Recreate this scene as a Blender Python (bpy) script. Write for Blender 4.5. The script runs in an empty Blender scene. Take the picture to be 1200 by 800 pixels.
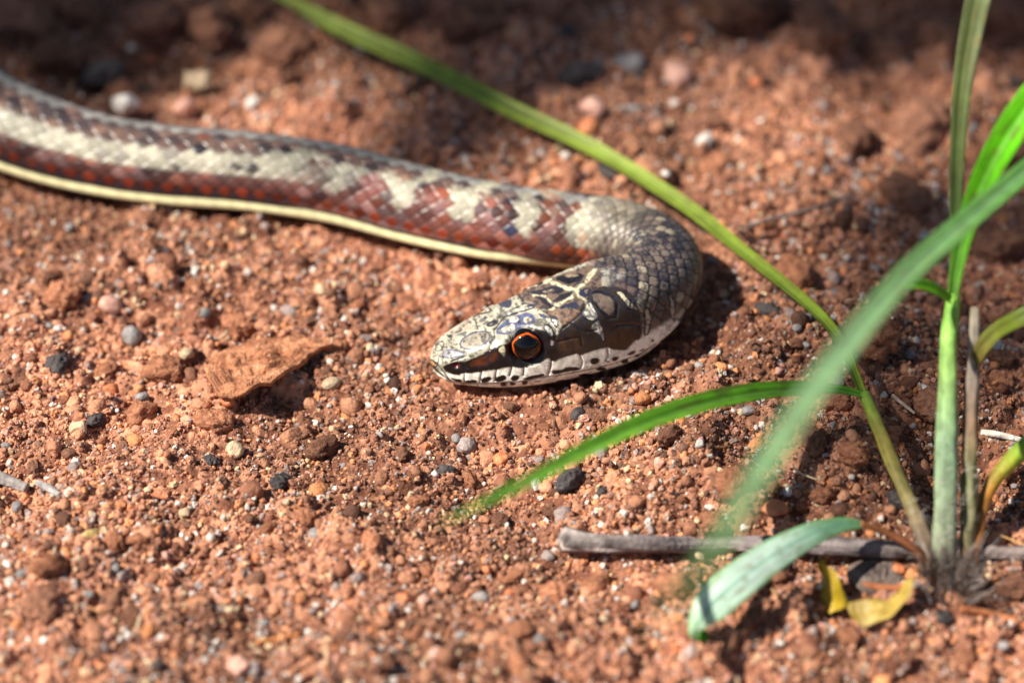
import bpy, math, random
import numpy as np
from mathutils import Vector, Matrix, Quaternion

# ------------------------------------------------------------------ camera, world, sun, exposure
# all code works in millimetres; MM turns them into metres when a mesh is linked
MM = 0.001
scene = bpy.context.scene
col = scene.collection
THETA = math.radians(40.0)          # camera looks down by this much
FOCAL, SENSOR, WIDTH = 105.0, 36.0, 90.0
DIST = FOCAL * WIDTH / SENSOR       # camera to the ground point in the picture's centre
CAM = np.array([0.0, -DIST * math.cos(THETA), DIST * math.sin(THETA)])
RIGHT = np.array([1.0, 0, 0]); UP = np.array([0, math.sin(THETA), math.cos(THETA)])
FWD = np.array([0, math.cos(THETA), -math.sin(THETA)])

cd = bpy.data.cameras.new('camera'); cam = bpy.data.objects.new('camera', cd); col.objects.link(cam)
cam.location = Vector(CAM * MM); cam.rotation_euler = (math.pi / 2 - THETA, 0, 0)
cd.lens = FOCAL; cd.sensor_width = SENSOR; cd.clip_start = 0.01; cd.clip_end = 500
cd.dof.use_dof = True; cd.dof.focus_distance = (DIST - 10.5) * MM; cd.dof.aperture_fstop = 15.0
cd.dof.aperture_blades = 9
scene.camera = cam

SUN_EL = math.radians(50); SHADOW = np.array([0.975, 0.22])       # shadows fall to the right and a little towards the camera
w = bpy.data.worlds.new('World'); scene.world = w; w.use_nodes = True
nt = w.node_tree; sky = nt.nodes.new('ShaderNodeTexSky'); sky.sky_type = 'NISHITA'; sky.sun_disc = False
sky.sun_elevation = SUN_EL
to_sun = Vector((-SHADOW[0] * math.cos(SUN_EL), -SHADOW[1] * math.cos(SUN_EL), math.sin(SUN_EL)))
sky.sun_rotation = math.atan2(to_sun.x, to_sun.y)
nt.links.new(sky.outputs[0], nt.nodes['Background'].inputs[0]); nt.nodes['Background'].inputs[1].default_value = 0.05
sl = bpy.data.lights.new('sun', 'SUN'); sl.energy = 5.0; sl.angle = math.radians(0.6); sl.color = (1.0, 0.93, 0.82)
so = bpy.data.objects.new('sun', sl); col.objects.link(so)
so.rotation_euler = (-to_sun).to_track_quat('-Z', 'Y').to_euler(); so.location = (0, 0, 2)
scene.view_settings.view_transform = 'Standard'; scene.view_settings.look = 'None'
scene.view_settings.exposure = 0.72; scene.view_settings.gamma = 1.0

# ------------------------------------------------------------------ helpers
rng = np.random.default_rng(7); random.seed(7)

def ray(px, py):
    px = np.asarray(px, float); py = np.asarray(py, float); k = SENSOR / FOCAL / 1200.0
    d = FWD + ((px - 600) * k)[..., None] * RIGHT - ((py - 400) * k)[..., None] * UP
    return d
def at(px, py, z=0.0):
    """picture point -> world point (mm) on the level z"""
    d = ray(px, py); t = (z - CAM[2]) / d[..., 2]
    return CAM + d * t[..., None]
def project(P):
    Q = P - CAM; zz = Q @ FWD; k = 1200.0 * FOCAL / SENSOR
    return 600 + (Q @ RIGHT) / zz * k, 400 - (Q @ UP) / zz * k

def lin(c):
    c = np.asarray(c, float) / 255.0
    return np.where(c <= 0.04045, c / 12.92, ((c + 0.055) / 1.055) ** 2.4)
def sstep(a, b, x):
    t = np.clip((x - a) / (b - a), 0, 1); return t * t * (3 - 2 * t)

def hash2(i, j, s):
    i = i.astype(np.int64); j = j.astype(np.int64)
    h = (i * 374761393 + j * 668265263 + s * 2147483647 + 12345) & 0xFFFFFFFF
    h = ((h ^ (h >> 13)) * 1274126177) & 0xFFFFFFFF
    h = ((h ^ (h >> 16)) * 2246822519) & 0xFFFFFFFF
    return ((h ^ (h >> 15)) & 0xFFFFFF) / float(0x1000000)
def vnoise(x, y, f, s=0):
    x = x * f; y = y * f; i = np.floor(x); j = np.floor(y); u = x - i; v = y - j
    u = u * u * u * (u * (u * 6 - 15) + 10); v = v * v * v * (v * (v * 6 - 15) + 10)
    a = hash2(i, j, s); b = hash2(i + 1, j, s); c = hash2(i, j + 1, s); d = hash2(i + 1, j + 1, s)
    return (a * (1 - u) + b * u) * (1 - v) + (c * (1 - u) + d * u) * v * 1.0 - 0.5
def domes(x, y, cell, s, fill=1.0):
    """height field of half-buried crumbs, and the number of the crumb on top"""
    X = x / cell; Y = y / cell; I = np.floor(X); J = np.floor(Y)
    best = np.zeros_like(x); idn = np.zeros_like(x)
    for di in (-1, 0, 1):
        for dj in (-1, 0, 1):
            ci = I + di; cj = J + dj
            a = ci + hash2(ci, cj, s); b = cj + hash2(ci, cj, s + 1)
            r = (0.25 + 0.55 * hash2(ci, cj, s + 2) ** 2); e = hash2(ci, cj, s + 3)
            an = e * 6.283; ca, sa = np.cos(an), np.sin(an)
            dx = X - a; dy = Y - b; p = dx * ca + dy * sa; q = (-dx * sa + dy * ca) * (1.0 + 0.7 * hash2(ci, cj, s + 5))
            d2 = (p * p + q * q) / (r * r)
            h = np.where((d2 < 1) & (hash2(ci, cj, s + 4) < fill), r * np.sqrt(np.maximum(0, 1 - d2)), 0)
            m = h > best; best = np.where(m, h, best); idn = np.where(m, e + 0.001, idn)
    return best * cell, idn

def mesh_from(name, V, quads=None, tris=None, colour=None, smooth=True, faces=None):
    me = bpy.data.meshes.new(name); V = np.asarray(V, np.float32) * MM
    if faces is not None:
        me.from_pydata([tuple(v) for v in V.tolist()], [], faces)
    else:
        F = quads if quads is not None else tris; n = F.shape[1]
        me.vertices.add(len(V)); me.vertices.foreach_set('co', V.ravel())
        me.loops.add(F.size); me.loops.foreach_set('vertex_index', F.astype(np.int32).ravel())
        me.polygons.add(len(F)); me.polygons.foreach_set('loop_start', np.arange(0, F.size, n, dtype=np.int32))
        me.update(calc_edges=True)
    if colour is not None:
        a = me.attributes.new('col', 'FLOAT_COLOR', 'POINT')
        c = np.ones((len(V), 4), np.float32); c[:, :3] = colour; a.data.foreach_set('color', c.ravel())
    me.polygons.foreach_set('use_smooth', np.full(len(me.polygons), smooth))
    me.update(); me.validate()
    return me
def obj(name, me, m, parent=None, label=None, cat=None, group=None, kind=None):
    o = bpy.data.objects.new(name, me); col.objects.link(o)
    if m is not None: me.materials.append(m)
    if parent is not None: o.parent = parent
    if label: o['label'] = label
    if cat: o['category'] = cat
    if group: o['group'] = group
    if kind: o['kind'] = kind
    return o
def empty(name, loc, label, cat, group=None):
    o = bpy.data.objects.new(name, None); col.objects.link(o); o.empty_display_size = 0.005
    o.location = Vector(loc) * MM; o['label'] = label; o['category'] = cat
    if group: o['group'] = group
    return o
def child(name, V, faces_or_quads, m, parent, colour=None, smooth=True, label=None):
    """a part: vertices in world mm, moved into the parent's own space"""
    V = np.asarray(V, float) - np.array(parent.matrix_basis.translation) / MM
    return obj(name, mesh_from(name, V, quads=faces_or_quads, colour=colour, smooth=smooth), m, parent, label=label)

def catmull(pts, n):
    """points -> n samples evenly spaced by length"""
    P = np.asarray(pts, float); Q = np.vstack([2 * P[0] - P[1], P, 2 * P[-1] - P[-2]])
    out = []
    for i in range(1, len(Q) - 2):
        p0, p1, p2, p3 = Q[i - 1:i + 3]; t = np.linspace(0, 1, 60, endpoint=False)[:, None]
        out.append(0.5 * (2 * p1 + (p2 - p0) * t + (2 * p0 - 5 * p1 + 4 * p2 - p3) * t ** 2 + (3 * p1 - p0 - 3 * p2 + p3) * t ** 3))
    out = np.vstack(out + [P[-1:]])
    s = np.concatenate([[0], np.cumsum(np.linalg.norm(np.diff(out[:, :3], axis=0), axis=1))])
    si = np.linspace(0, s[-1], n) if np.isscalar(n) else np.asarray(n)
    return np.stack([np.interp(si, s, out[:, k]) for k in range(out.shape[1])], 1), s[-1]
def grid_quads(nr, nc, wrap=True):
    i = np.arange(nr - 1)[:, None]; j = np.arange(nc if wrap else nc - 1)[None, :]; j2 = (j + 1) % nc
    return np.stack([i * nc + j, i * nc + j2, (i + 1) * nc + j2, (i + 1) * nc + j], -1).reshape(-1, 4)

# ------------------------------------------------------------------ materials
def new_mat(name):
    m = bpy.data.materials.new(name); m.use_nodes = True
    return m, m.node_tree, m.node_tree.nodes['Principled BSDF']
def attr_mat(name, rough, spec=0.5, coat=0.0, coat_rough=0.1, bump=None, mottle=None, sss=0.0, trans=0.0):
    m, t, b = new_mat(name)
    a = t.nodes.new('ShaderNodeAttribute'); a.attribute_name = 'col'; src = a.outputs['Color']
    tc = t.nodes.new('ShaderNodeTexCoord')
    if mottle:
        n = t.nodes.new('ShaderNodeTexNoise'); n.inputs['Scale'].default_value = mottle[0]; n.inputs['Detail'].default_value = 4
        t.links.new(tc.outputs['Object'], n.inputs['Vector'])
        r = t.nodes.new('ShaderNodeMapRange'); r.inputs[1].default_value = 0.3; r.inputs[2].default_value = 0.7
        r.inputs[3].default_value = 1 - mottle[1]; r.inputs[4].default_value = 1 + mottle[1]
        t.links.new(n.outputs[0], r.inputs[0])
        mx = t.nodes.new('ShaderNodeVectorMath'); mx.operation = 'SCALE'
        t.links.new(src, mx.inputs[0]); t.links.new(r.outputs[0], mx.inputs['Scale']); src = mx.outputs[0]
    t.links.new(src, b.inputs['Base Color'])
    b.inputs['Roughness'].default_value = rough; b.inputs['Specular IOR Level'].default_value = spec
    b.inputs['Coat Weight'].default_value = coat; b.inputs['Coat Roughness'].default_value = coat_rough
    if bump:
        n = t.nodes.new('ShaderNodeTexNoise'); n.inputs['Scale'].default_value = bump[0]; n.inputs['Detail'].default_value = 5
        t.links.new(tc.outputs['Object'], n.inputs['Vector'])
        bp = t.nodes.new('ShaderNodeBump'); bp.inputs['Strength'].default_value = bump[1]; bp.inputs['Distance'].default_value = bump[2] * MM
        t.links.new(n.outputs[0], bp.inputs['Height']); t.links.new(bp.outputs[0], b.inputs['Normal'])
    if trans > 0:
        tr = t.nodes.new('ShaderNodeBsdfTranslucent'); mix = t.nodes.new('ShaderNodeMixShader'); mix.inputs[0].default_value = trans
        t.links.new(src, tr.inputs[0]); t.links.new(b.outputs[0], mix.inputs[1]); t.links.new(tr.outputs[0], mix.inputs[2])
        t.links.new(mix.outputs[0], t.nodes['Material Output'].inputs[0])
    return m
def stone_mat(name, c1, c2, rough=0.9, spec=0.3, scale=900, bump=0.6):
    """two-colour mottled mineral; every object shifts its own pattern"""
    m, t, b = new_mat(name)
    tc = t.nodes.new('ShaderNodeTexCoord'); oi = t.nodes.new('ShaderNodeObjectInfo')
    ad = t.nodes.new('ShaderNodeVectorMath'); ad.operation = 'ADD'
    t.links.new(tc.outputs['Object'], ad.inputs[0]); t.links.new(oi.outputs['Location'], ad.inputs[1])
    n = t.nodes.new('ShaderNodeTexNoise'); n.inputs['Scale'].default_value = scale; n.inputs['Detail'].default_value = 6
    n.inputs['Roughness'].default_value = 0.65
    t.links.new(ad.outputs[0], n.inputs['Vector'])
    r = t.nodes.new('ShaderNodeValToRGB'); r.color_ramp.elements[0].position = 0.35; r.color_ramp.elements[1].position = 0.66
    r.color_ramp.elements[0].color = (*lin(c1), 1); r.color_ramp.elements[1].color = (*lin(c2), 1)
    t.links.new(n.outputs[0], r.inputs[0])
    hs = t.nodes.new('ShaderNodeHueSaturation'); mr = t.nodes.new('ShaderNodeMapRange')
    mr.inputs[3].default_value = 0.72; mr.inputs[4].default_value = 1.2
    t.links.new(oi.outputs['Random'], mr.inputs[0]); t.links.new(mr.outputs[0], hs.inputs['Value'])
    t.links.new(r.outputs[0], hs.inputs['Color']); t.links.new(hs.outputs[0], b.inputs['Base Color'])
    b.inputs['Roughness'].default_value = rough; b.inputs['Specular IOR Level'].default_value = spec
    bp = t.nodes.new('ShaderNodeBump'); bp.inputs['Strength'].default_value = bump; bp.inputs['Distance'].default_value = 0.25 * MM
    n2 = t.nodes.new('ShaderNodeTexNoise'); n2.inputs['Scale'].default_value = scale * 3; n2.inputs['Detail'].default_value = 5
    t.links.new(ad.outputs[0], n2.inputs['Vector'])
    t.links.new(n2.outputs[0], bp.inputs['Height']); t.links.new(bp.outputs[0], b.inputs['Normal'])
    return m

# ------------------------------------------------------------------ the snake's course (needed by the ground: it lies flat under the snake)
# picture point and height of the body's centre line, from the snout to the neck, round the bend and along the body
course = [(505, 427, 2.2), (540, 416, 2.75), (617, 398, 3.6), (690, 373, 4.5), (738, 354, 4.8), (770, 329, 4.8), (772, 302, 4.5), (738, 282, 4.0),
          (690, 272, 3.7), (600, 262, 3.6), (500, 242, 3.6), (400, 216, 3.6), (300, 201, 3.6), (200, 193, 3.6), (110, 179, 3.8), (20, 150, 4.3),
          (-70, 104, 4.7), (-180, 70, 4.7), (-300, 86, 4.3), (-400, 160, 3.3), (-420, 260, 3.0), (-360, 330, 2.6), (-300, 400, 2.1), (-330, 480, 1.5), (-420, 520, 0.9), (-500, 520, 0.5)]
CP = np.array([at(a, b, c) for a, b, c in course])
_, LTOT = catmull(CP, 10)
print('snake length mm', LTOT)
PATH, _ = catmull(CP, 260)

# ------------------------------------------------------------------ ground relief
def path_dist(x, y):
    d = np.full(x.shape, 1e9)
    near = (np.abs(x) < 140) & (y > -60) & (y < 140)
    xn, yn = x[near], y[near]; dn = np.full(xn.shape, 1e9)
    for p in PATH: dn = np.minimum(dn, (xn - p[0]) ** 2 + (yn - p[1]) ** 2)
    d[near] = np.sqrt(dn); return d
PR = np.interp(np.arange(260) / 259 * LTOT, [0, 2, 6, 14, 22, 40, LTOT - 60, LTOT], [.2, 1.6, 2.6, 3.1, 2.6, 2.7, 2.4, .2])
def path_clear(x, y):
    d = np.full(x.shape, 1e9); near = (np.abs(x) < 140) & (y > -60) & (y < 140); xn, yn = x[near], y[near]; dn = np.full(xn.shape, 1e9)
    for p, r in zip(PATH, PR): dn = np.minimum(dn, np.hypot(xn - p[0], yn - p[1]) - r)
    d[near] = dn; return d
def bump_at(x, y, px, py, r, h, z=0.0, sy=1.0):
    c = at(px, py, z); d2 = ((x - c[0]) / r) ** 2 + ((y - c[1]) / (r * sy)) ** 2
    return h * np.exp(-d2)
def relief(x, y):
    """large forms of the soil"""
    n = 2.6 * vnoise(x, y, 1 / 23.0, 3) + 2.0 * vnoise(x, y, 1 / 9.0, 5) + 1.5 * vnoise(x + .3 * y, y, 1 / 4.2, 6)
    far = sstep(35, 75, y)
    n = n * (1 + 0.9 * far) + far * 8.0 * np.maximum(0, vnoise(x, y, 1 / 11.0, 9))
    n += bump_at(x, y, 1010, 420, 7, 2.0) + bump_at(x, y, 815, 565, 7, 1.8, sy=.8) - bump_at(x, y, 690, 662, 4, 1.6, sy=.7)
    n += bump_at(x, y, 740, 455, 4.5, 1.3, sy=.5) - bump_at(x, y, 850, 640, 6, 1.2, sy=.5) - bump_at(x, y, 1070, 520, 3, 2.0)
    n += bump_at(x, y, 1110, 700, 6, 1.2) + bump_at(x, y, 60, 690, 8, 1.0) - bump_at(x, y, 90, 720, 3, 1.2)
    m = sstep(0, 6.5, path_clear(x, y))
    return n * m - 0.25 * (1 - m) + .45 * np.exp(-((path_clear(x, y) - 1.3) / .8) ** 2) * (1 + vnoise(x, y, .6, 19))
def height(x, y, want_id=False):
    h = relief(x, y)
    near = (np.abs(x) < 75) & (y > -55) & (y < 110)
    xn, yn = x[near], y[near]
    a, ia = domes(xn, yn, 2.6, 21, 0.4); b, ib = domes(xn, yn, 1.15, 31, 0.6); c, ic = domes(xn, yn, 0.6, 41)
    pm = 0.3 + 0.7 * sstep(-1, 1.5, path_clear(xn, yn))
    fine = (0.65 * a * (.4 + 1.2 * np.clip(vnoise(xn, yn, 1 / 12., 71) + .5, 0, 1)) + 0.55 * b) * pm + 0.5 * c + 0.35 * vnoise(xn, yn, 1.1, 8)
    h2 = h.copy(); h2[near] += fine
    if want_id:
        idn = np.zeros_like(h); idn[near] = np.where(a > 0.25, ia, np.where(b > 0.12, ib, ic)); return h2, idn
    return h2
def ground_pt(px, py):
    """where a picture point meets the soil"""
    z = 0.0
    for _ in range(6):
        p = at(px, py, z); z = float(height(np.array([p[0]]), np.array([p[1]]))[0])
    return at(px, py, z)

def soil_colour(x, y, k):
    """k: random number per grain; red-brown loam with paler sand and greyer patches"""
    c = np.outer(1 - k, lin((122, 77, 60))) + np.outer(k, lin((211, 152, 119)))
    p = np.clip(vnoise(x, y, 1 / 14.0, 55) + vnoise(x, y, 1 / 5.0, 56) * .7 + .5, 0, 1)[:, None]
    c = c * (0.58 + 0.62 * p)
    return c

def spaced(lo, hi, step, ext, grow=1.35):
    a = list(np.arange(lo, hi + step / 2, step)); s = step; L = [lo]; R = [a[-1]]
    while R[-1] - hi < ext: s *= grow; R.append(R[-1] + s); L.append(L[-1] - s)
    return np.array(L[1:][::-1] + a + R[1:])
gx = spaced(-68, 68, 0.26, 60000); gy = spaced(-46, 92, 0.3, 60000)
GX, GY = np.meshgrid(gx, gy); fx, fy = GX.ravel(), GY.ravel()
gz, gid = height(fx, fy, True)
gz *= np.where((np.abs(fx) > 4000) | (np.abs(fy) > 4000), 0.0, 1.0)
gc = soil_colour(fx, fy, gid)
soil = attr_mat('red_soil', 0.95, 0.15, bump=(2600, 0.9, 0.25), mottle=(1500, 0.25))
obj('ground', mesh_from('ground', np.stack([fx, fy, gz], 1), quads=grid_quads(len(gy), len(gx), False), colour=gc), soil, kind='structure')

# ------------------------------------------------------------------ sand and crumbs (uncountable)
def ico(sub):
    import bmesh
    bm = bmesh.new(); bmesh.ops.create_icosphere(bm, subdivisions=sub, radius=1)
    V = np.array([v.co for v in bm.verts]); F = np.array([[v.index for v in f.verts] for f in bm.faces]); bm.free()
    return V, F
def rand_rot(n):
    q = rng.normal(size=(n, 4)); q /= np.linalg.norm(q, axis=1)[:, None]; a, b, c, d = q.T
    return np.stack([1 - 2 * (c * c + d * d), 2 * (b * c - a * d), 2 * (b * d + a * c), 2 * (b * c + a * d), 1 - 2 * (b * b + d * d), 2 * (c * d - a * b),
                     2 * (b * d - a * c), 2 * (c * d + a * b), 1 - 2 * (b * b + c * c)], 1).reshape(-1, 3, 3)
def grains(name, n, sub, rmin, rmax, power, jit, sink, label, cat, kinds, m, smooth):
    px = rng.uniform(-170, 1370, n); py = rng.uniform(-90, 960, n); P = at(px, py, 0.3); x, y = P[:, 0], P[:, 1]
    keep = path_clear(x, y) > 0; x, y = x[keep], y[keep]; n = len(x)
    r = rmin + (rmax - rmin) * rng.random(n) ** power
    V, F = ico(sub); nv = len(V)
    S = rng.uniform(0.65, 1.25, (n, 3)); W = V[None] * (1 + rng.uniform(-jit, jit, (n, nv, 1))) * S[:, None, :] * r[:, None, None]
    W = np.einsum('nij,nvj->nvi', rand_rot(n), W); W[:, :, 2] *= 0.85
    z = height(x, y) + r * sink
    W += np.stack([x, y, z], 1)[:, None, :]
    k = rng.random(n); c = soil_colour(x, y, np.clip(k ** 1.2 + .1, 0, 1))
    u = rng.random(n); acc = 0
    for share, rgb, keepmix in kinds:
        s = (u >= acc) & (u < acc + share); acc += share
        c[s] = c[s] * keepmix + lin(rgb) * (1 - keepmix) * rng.uniform(.7, 1.15, (s.sum(), 1))
    FF = (F[None] + (np.arange(n) * nv)[:, None, None]).reshape(-1, 3)
    obj(name, mesh_from(name, W.reshape(-1, 3), tris=FF, colour=np.repeat(c, nv, 0), smooth=smooth), m, label=label, cat=cat, kind='stuff')
grain_m = attr_mat('sand_grain', 0.8, 0.3, bump=(5000, 0.5, 0.1), mottle=(2500, 0.2))
crumb_m = attr_mat('soil_crumb', 0.95, 0.15, bump=(2500, 1.0, 0.3), mottle=(1800, 0.25))
KINDS = [(.06, (224, 214, 204), .12), (.06, (160, 152, 150), .25), (.14, (56, 44, 42), .35), (.08, (224, 150, 100), .2), (.05, (214, 160, 145), .3), (.05, (226, 200, 160), .2)]
def sand(name, n):
    px = rng.uniform(-170, 1370, n); py = rng.uniform(-90, 960, n); P = at(px, py, 0.3); x, y = P[:, 0], P[:, 1]
    keep = path_clear(x, y) > 0; x, y = x[keep], y[keep]; n = len(x)
    loose = np.clip(vnoise(x, y, 1 / 13., 61) + .6 * vnoise(x, y, 1 / 5., 62) + .55, .12, 1); r = (0.06 + 0.32 * rng.random(n) ** 3.4) * (.55 + .55 * loose)
    z = height(x, y) + r * .3
    k = rng.random(n); c = soil_colour(x, y, np.clip(k ** 1.1 + .1, 0, 1)); u = rng.random(n); acc = 0
    for share, rgb, keepmix in KINDS:
        q = (u >= acc) & (u < acc + share); acc += share; c[q] = c[q] * keepmix + lin(rgb) * (1 - keepmix) * rng.uniform(.6, 1.15, (q.sum(), 1))
    me = bpy.data.meshes.new(name); me.vertices.add(n); me.vertices.foreach_set('co', (np.stack([x, y, z], 1) * MM).astype(np.float32).ravel())
    sc = (rng.uniform(.65, 1.3, (n, 3)) * r[:, None] * MM).astype(np.float32)
    for nm, typ, prop, arr in (('gscale', 'FLOAT_VECTOR', 'vector', sc), ('grot', 'FLOAT_VECTOR', 'vector', rng.uniform(0, 6.283, (n, 3)).astype(np.float32)), ('col', 'FLOAT_COLOR', 'color', np.concatenate([c, np.ones((n, 1))], 1).astype(np.float32))):
        a = me.attributes.new(nm, typ, 'POINT'); a.data.foreach_set(prop, arr.ravel())
    me.update(); o = obj(name, me, None, label='loose red and white sand grains covering the bare soil', cat='sand', kind='stuff')
    g = bpy.data.node_groups.new('sand_grains', 'GeometryNodeTree'); N_ = g.nodes; L_ = g.links
    g.interface.new_socket('Geometry', in_out='INPUT', socket_type='NodeSocketGeometry'); g.interface.new_socket('Geometry', in_out='OUTPUT', socket_type='NodeSocketGeometry')
    gi = N_.new('NodeGroupInput'); go = N_.new('NodeGroupOutput'); ip = N_.new('GeometryNodeInstanceOnPoints'); jn = N_.new('GeometryNodeGeometryToInstance')
    for q in range(6):
        s_ = N_.new('GeometryNodeMeshIcoSphere'); s_.inputs['Radius'].default_value = 1.0; s_.inputs['Subdivisions'].default_value = 2
        pos = N_.new('GeometryNodeInputPosition'); nz = N_.new('ShaderNodeTexNoise'); nz.noise_dimensions = '4D'; nz.inputs['W'].default_value = q * 7.3; nz.inputs['Scale'].default_value = 1.5
        L_.new(pos.outputs[0], nz.inputs['Vector'])
        mr = N_.new('ShaderNodeMapRange'); mr.inputs[1].default_value = .3; mr.inputs[2].default_value = .7; mr.inputs[3].default_value = .45; mr.inputs[4].default_value = 1.45; L_.new(nz.outputs[0], mr.inputs[0])
        sc_ = N_.new('ShaderNodeVectorMath'); sc_.operation = 'SCALE'; L_.new(pos.outputs[0], sc_.inputs[0]); L_.new(mr.outputs[0], sc_.inputs['Scale'])
        sp = N_.new('GeometryNodeSetPosition'); L_.new(s_.outputs['Mesh'], sp.inputs['Geometry']); L_.new(sc_.outputs[0], sp.inputs['Position'])
        sm = N_.new('GeometryNodeSetShadeSmooth'); sm.inputs['Shade Smooth'].default_value = (q == 0); L_.new(sp.outputs[0], sm.inputs[0])
        mt = N_.new('GeometryNodeSetMaterial'); mt.inputs['Material'].default_value = sand_m; L_.new(sm.outputs[0], mt.inputs[0]); L_.new(mt.outputs[0], jn.inputs[0])
    def at_(nm, dt):
        a = N_.new('GeometryNodeInputNamedAttribute'); a.data_type = dt; a.inputs['Name'].default_value = nm; return a.outputs[0]
    L_.new(gi.outputs[0], ip.inputs['Points']); L_.new(jn.outputs[0], ip.inputs['Instance']); ip.inputs['Pick Instance'].default_value = True
    e2r = N_.new('FunctionNodeEulerToRotation'); L_.new(at_('grot', 'FLOAT_VECTOR'), e2r.inputs[0]); L_.new(e2r.outputs[0], ip.inputs['Rotation']); L_.new(at_('gscale', 'FLOAT_VECTOR'), ip.inputs['Scale'])
    L_.new(ip.outputs[0], go.inputs[0]); md = o.modifiers.new('grains', 'NODES'); md.node_group = g
sand_m = attr_mat('sand_grain_instanced', 0.75, 0.35)
for n_ in sand_m.node_tree.nodes:
    if n_.type == 'ATTRIBUTE': n_.attribute_type = 'INSTANCER'
sand('sand', 185000)
grains('soil_crumbs', 1500, 2, 0.4, 0.9, 2.2, 0.2, 0.15, 'small loose crumbs of red soil scattered over the ground', 'soil', KINDS[1:4], crumb_m, True)

# ------------------------------------------------------------------ the snake
NV = 256
us = np.concatenate([[0, .012, .04, .08, .13], np.arange(.19, 26, .075), np.arange(26, 142, .13), np.arange(142, LTOT, .6)])
C, _ = catmull(CP, us); NR = len(us)
dense, _ = catmull(CP, 3000); du = LTOT / 2999
Tn = np.gradient(dense, axis=0); 
for _ in range(2):                                   # soften the frame's turning in the tight bend
    ker = np.ones(61) / 61; Tn = np.stack([np.convolve(np.pad(Tn[:, k], 30, 'edge'), ker, 'valid') for k in range(3)], 1)
Tn /= np.linalg.norm(Tn, axis=1)[:, None]
T = np.stack([np.interp(us, np.arange(3000) * du, Tn[:, k]) for k in range(3)], 1); T /= np.linalg.norm(T, axis=1)[:, None]
S = np.cross(T, [0, 0, 1.0]); S /= np.linalg.norm(S, axis=1)[:, None]; N = np.cross(S, T)

# head sections: distance from the snout, brow half width, lip half width, top, bottom
HS = np.array([(0.0, .02, .02, .05, -.05), (.1, .5, .6, .45, -.5), (.35, .95, 1.15, .82, -.9), (.8, 1.35, 1.65, 1.15, -1.35), (1.6, 1.8, 2.2, 1.55, -1.75), (3, 2.25, 2.75, 2.05, -2.15), (5, 2.65, 3.25, 2.6, -2.6),
               (7.2, 3.0, 3.6, 3.05, -2.95), (9.5, 3.3, 3.85, 3.4, -3.3), (12, 3.5, 4.1, 3.85, -3.6), (15, 3.6, 4.3, 4.1, -3.85), (18, 3.5, 4.25, 4.1, -3.95), (21, 3.2, 3.9, 3.7, -3.8), (24, 2.9, 3.5, 3.5, -3.5), (30, 3., 3.4, 3.2, -3.1)])
def interp(k, t): return np.interp(t, HS[:, 0], HS[:, k])
ub = np.array([18, 24, 30, 40, 60, 80, 98, 112, 130, 150, 190, 230, 270, LTOT]); rb = np.array([3.85, 3.55, 3.4, 3.45, 3.6, 3.7, 4.4, 4.8, 4.7, 4.2, 3.3, 2.4, 1.3, .15])
if LTOT < 275: ub[-2] = LTOT - 12; ub[-3] = LTOT - 45
R = np.interp(us, ub, rb); R = np.convolve(np.pad(R, 8, 'edge'), np.ones(17) / 17, 'valid')
blend = sstep(15.5, 24, us)
K = 8
prof = np.zeros((NR, K, 2))
wt, wl, zt, zb = (interp(k, us) for k in (1, 2, 3, 4))
def smooth1(a): return np.concatenate([a[:30], np.convolve(np.pad(a, 15, 'edge'), np.ones(31) / 31, 'valid')[30:]])
wt, wl, zt, zb = map(smooth1, (wt, wl, zt, zb))
hp = [(0 * wt, zt), (.5 * wt, zt * .985), (.93 * wt, zt * .80), (1.0 * wt * .62 + wl * .40, zt * .30), (wl, zb * .22), (wl * .985, zb * .52), (wl * .70, zb * .93), (0 * wl, zb)]
for k, (a, b) in enumerate(hp):
    f = math.pi * k / (K - 1)
    flat = 0.93 if k >= 6 else 1.0
    prof[:, k, 0] = a * (1 - blend) + blend * R * math.sin(f) * 1.02
    prof[:, k, 1] = b * (1 - blend) + blend * R * math.cos(f) * flat
ring = np.concatenate([prof, prof[:, -2:0:-1] * np.array([-1, 1])], 1)       # 14 key points round the section
nk = ring.shape[1]
vv = np.arange(NV) / NV * nk; i1 = np.floor(vv).astype(int); ft = (vv - i1)[None, :, None]
p0, p1, p2, p3 = (ring[:, (i1 + o) % nk] for o in (-1, 0, 1, 2))
sec = 0.5 * (2 * p1 + (p2 - p0) * ft + (2 * p0 - 5 * p1 + 4 * p2 - p3) * ft ** 2 + (3 * p1 - p0 - 3 * p2 + p3) * ft ** 3)
PHI = np.arange(NV) / NV * 360.0; PHI = np.where(PHI > 180, PHI - 360, PHI)    # 0 back, 180 belly
def place(sec): return C[:, None] + sec[..., :1] * S[:, None] + sec[..., 1:] * N[:, None]
P = place(sec)
def normals(P):
    a = np.gradient(P, axis=0); b = np.roll(P, -1, 1) - np.roll(P, 1, 1); n = np.cross(a, b)
    return n / np.maximum(1e-9, np.linalg.norm(n, axis=2))[..., None]
NRM = normals(P)
if ((NRM * (P - C[:, None])).sum(2)[200:400].mean()) < 0: NRM = -NRM
PX, PY = project(P)
VIS = (NRM * (CAM - P)).sum(2) > 0
U = np.repeat(us[:, None], NV, 1); PH = np.repeat(PHI[None], NR, 0)
head = U < 26.5

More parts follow.
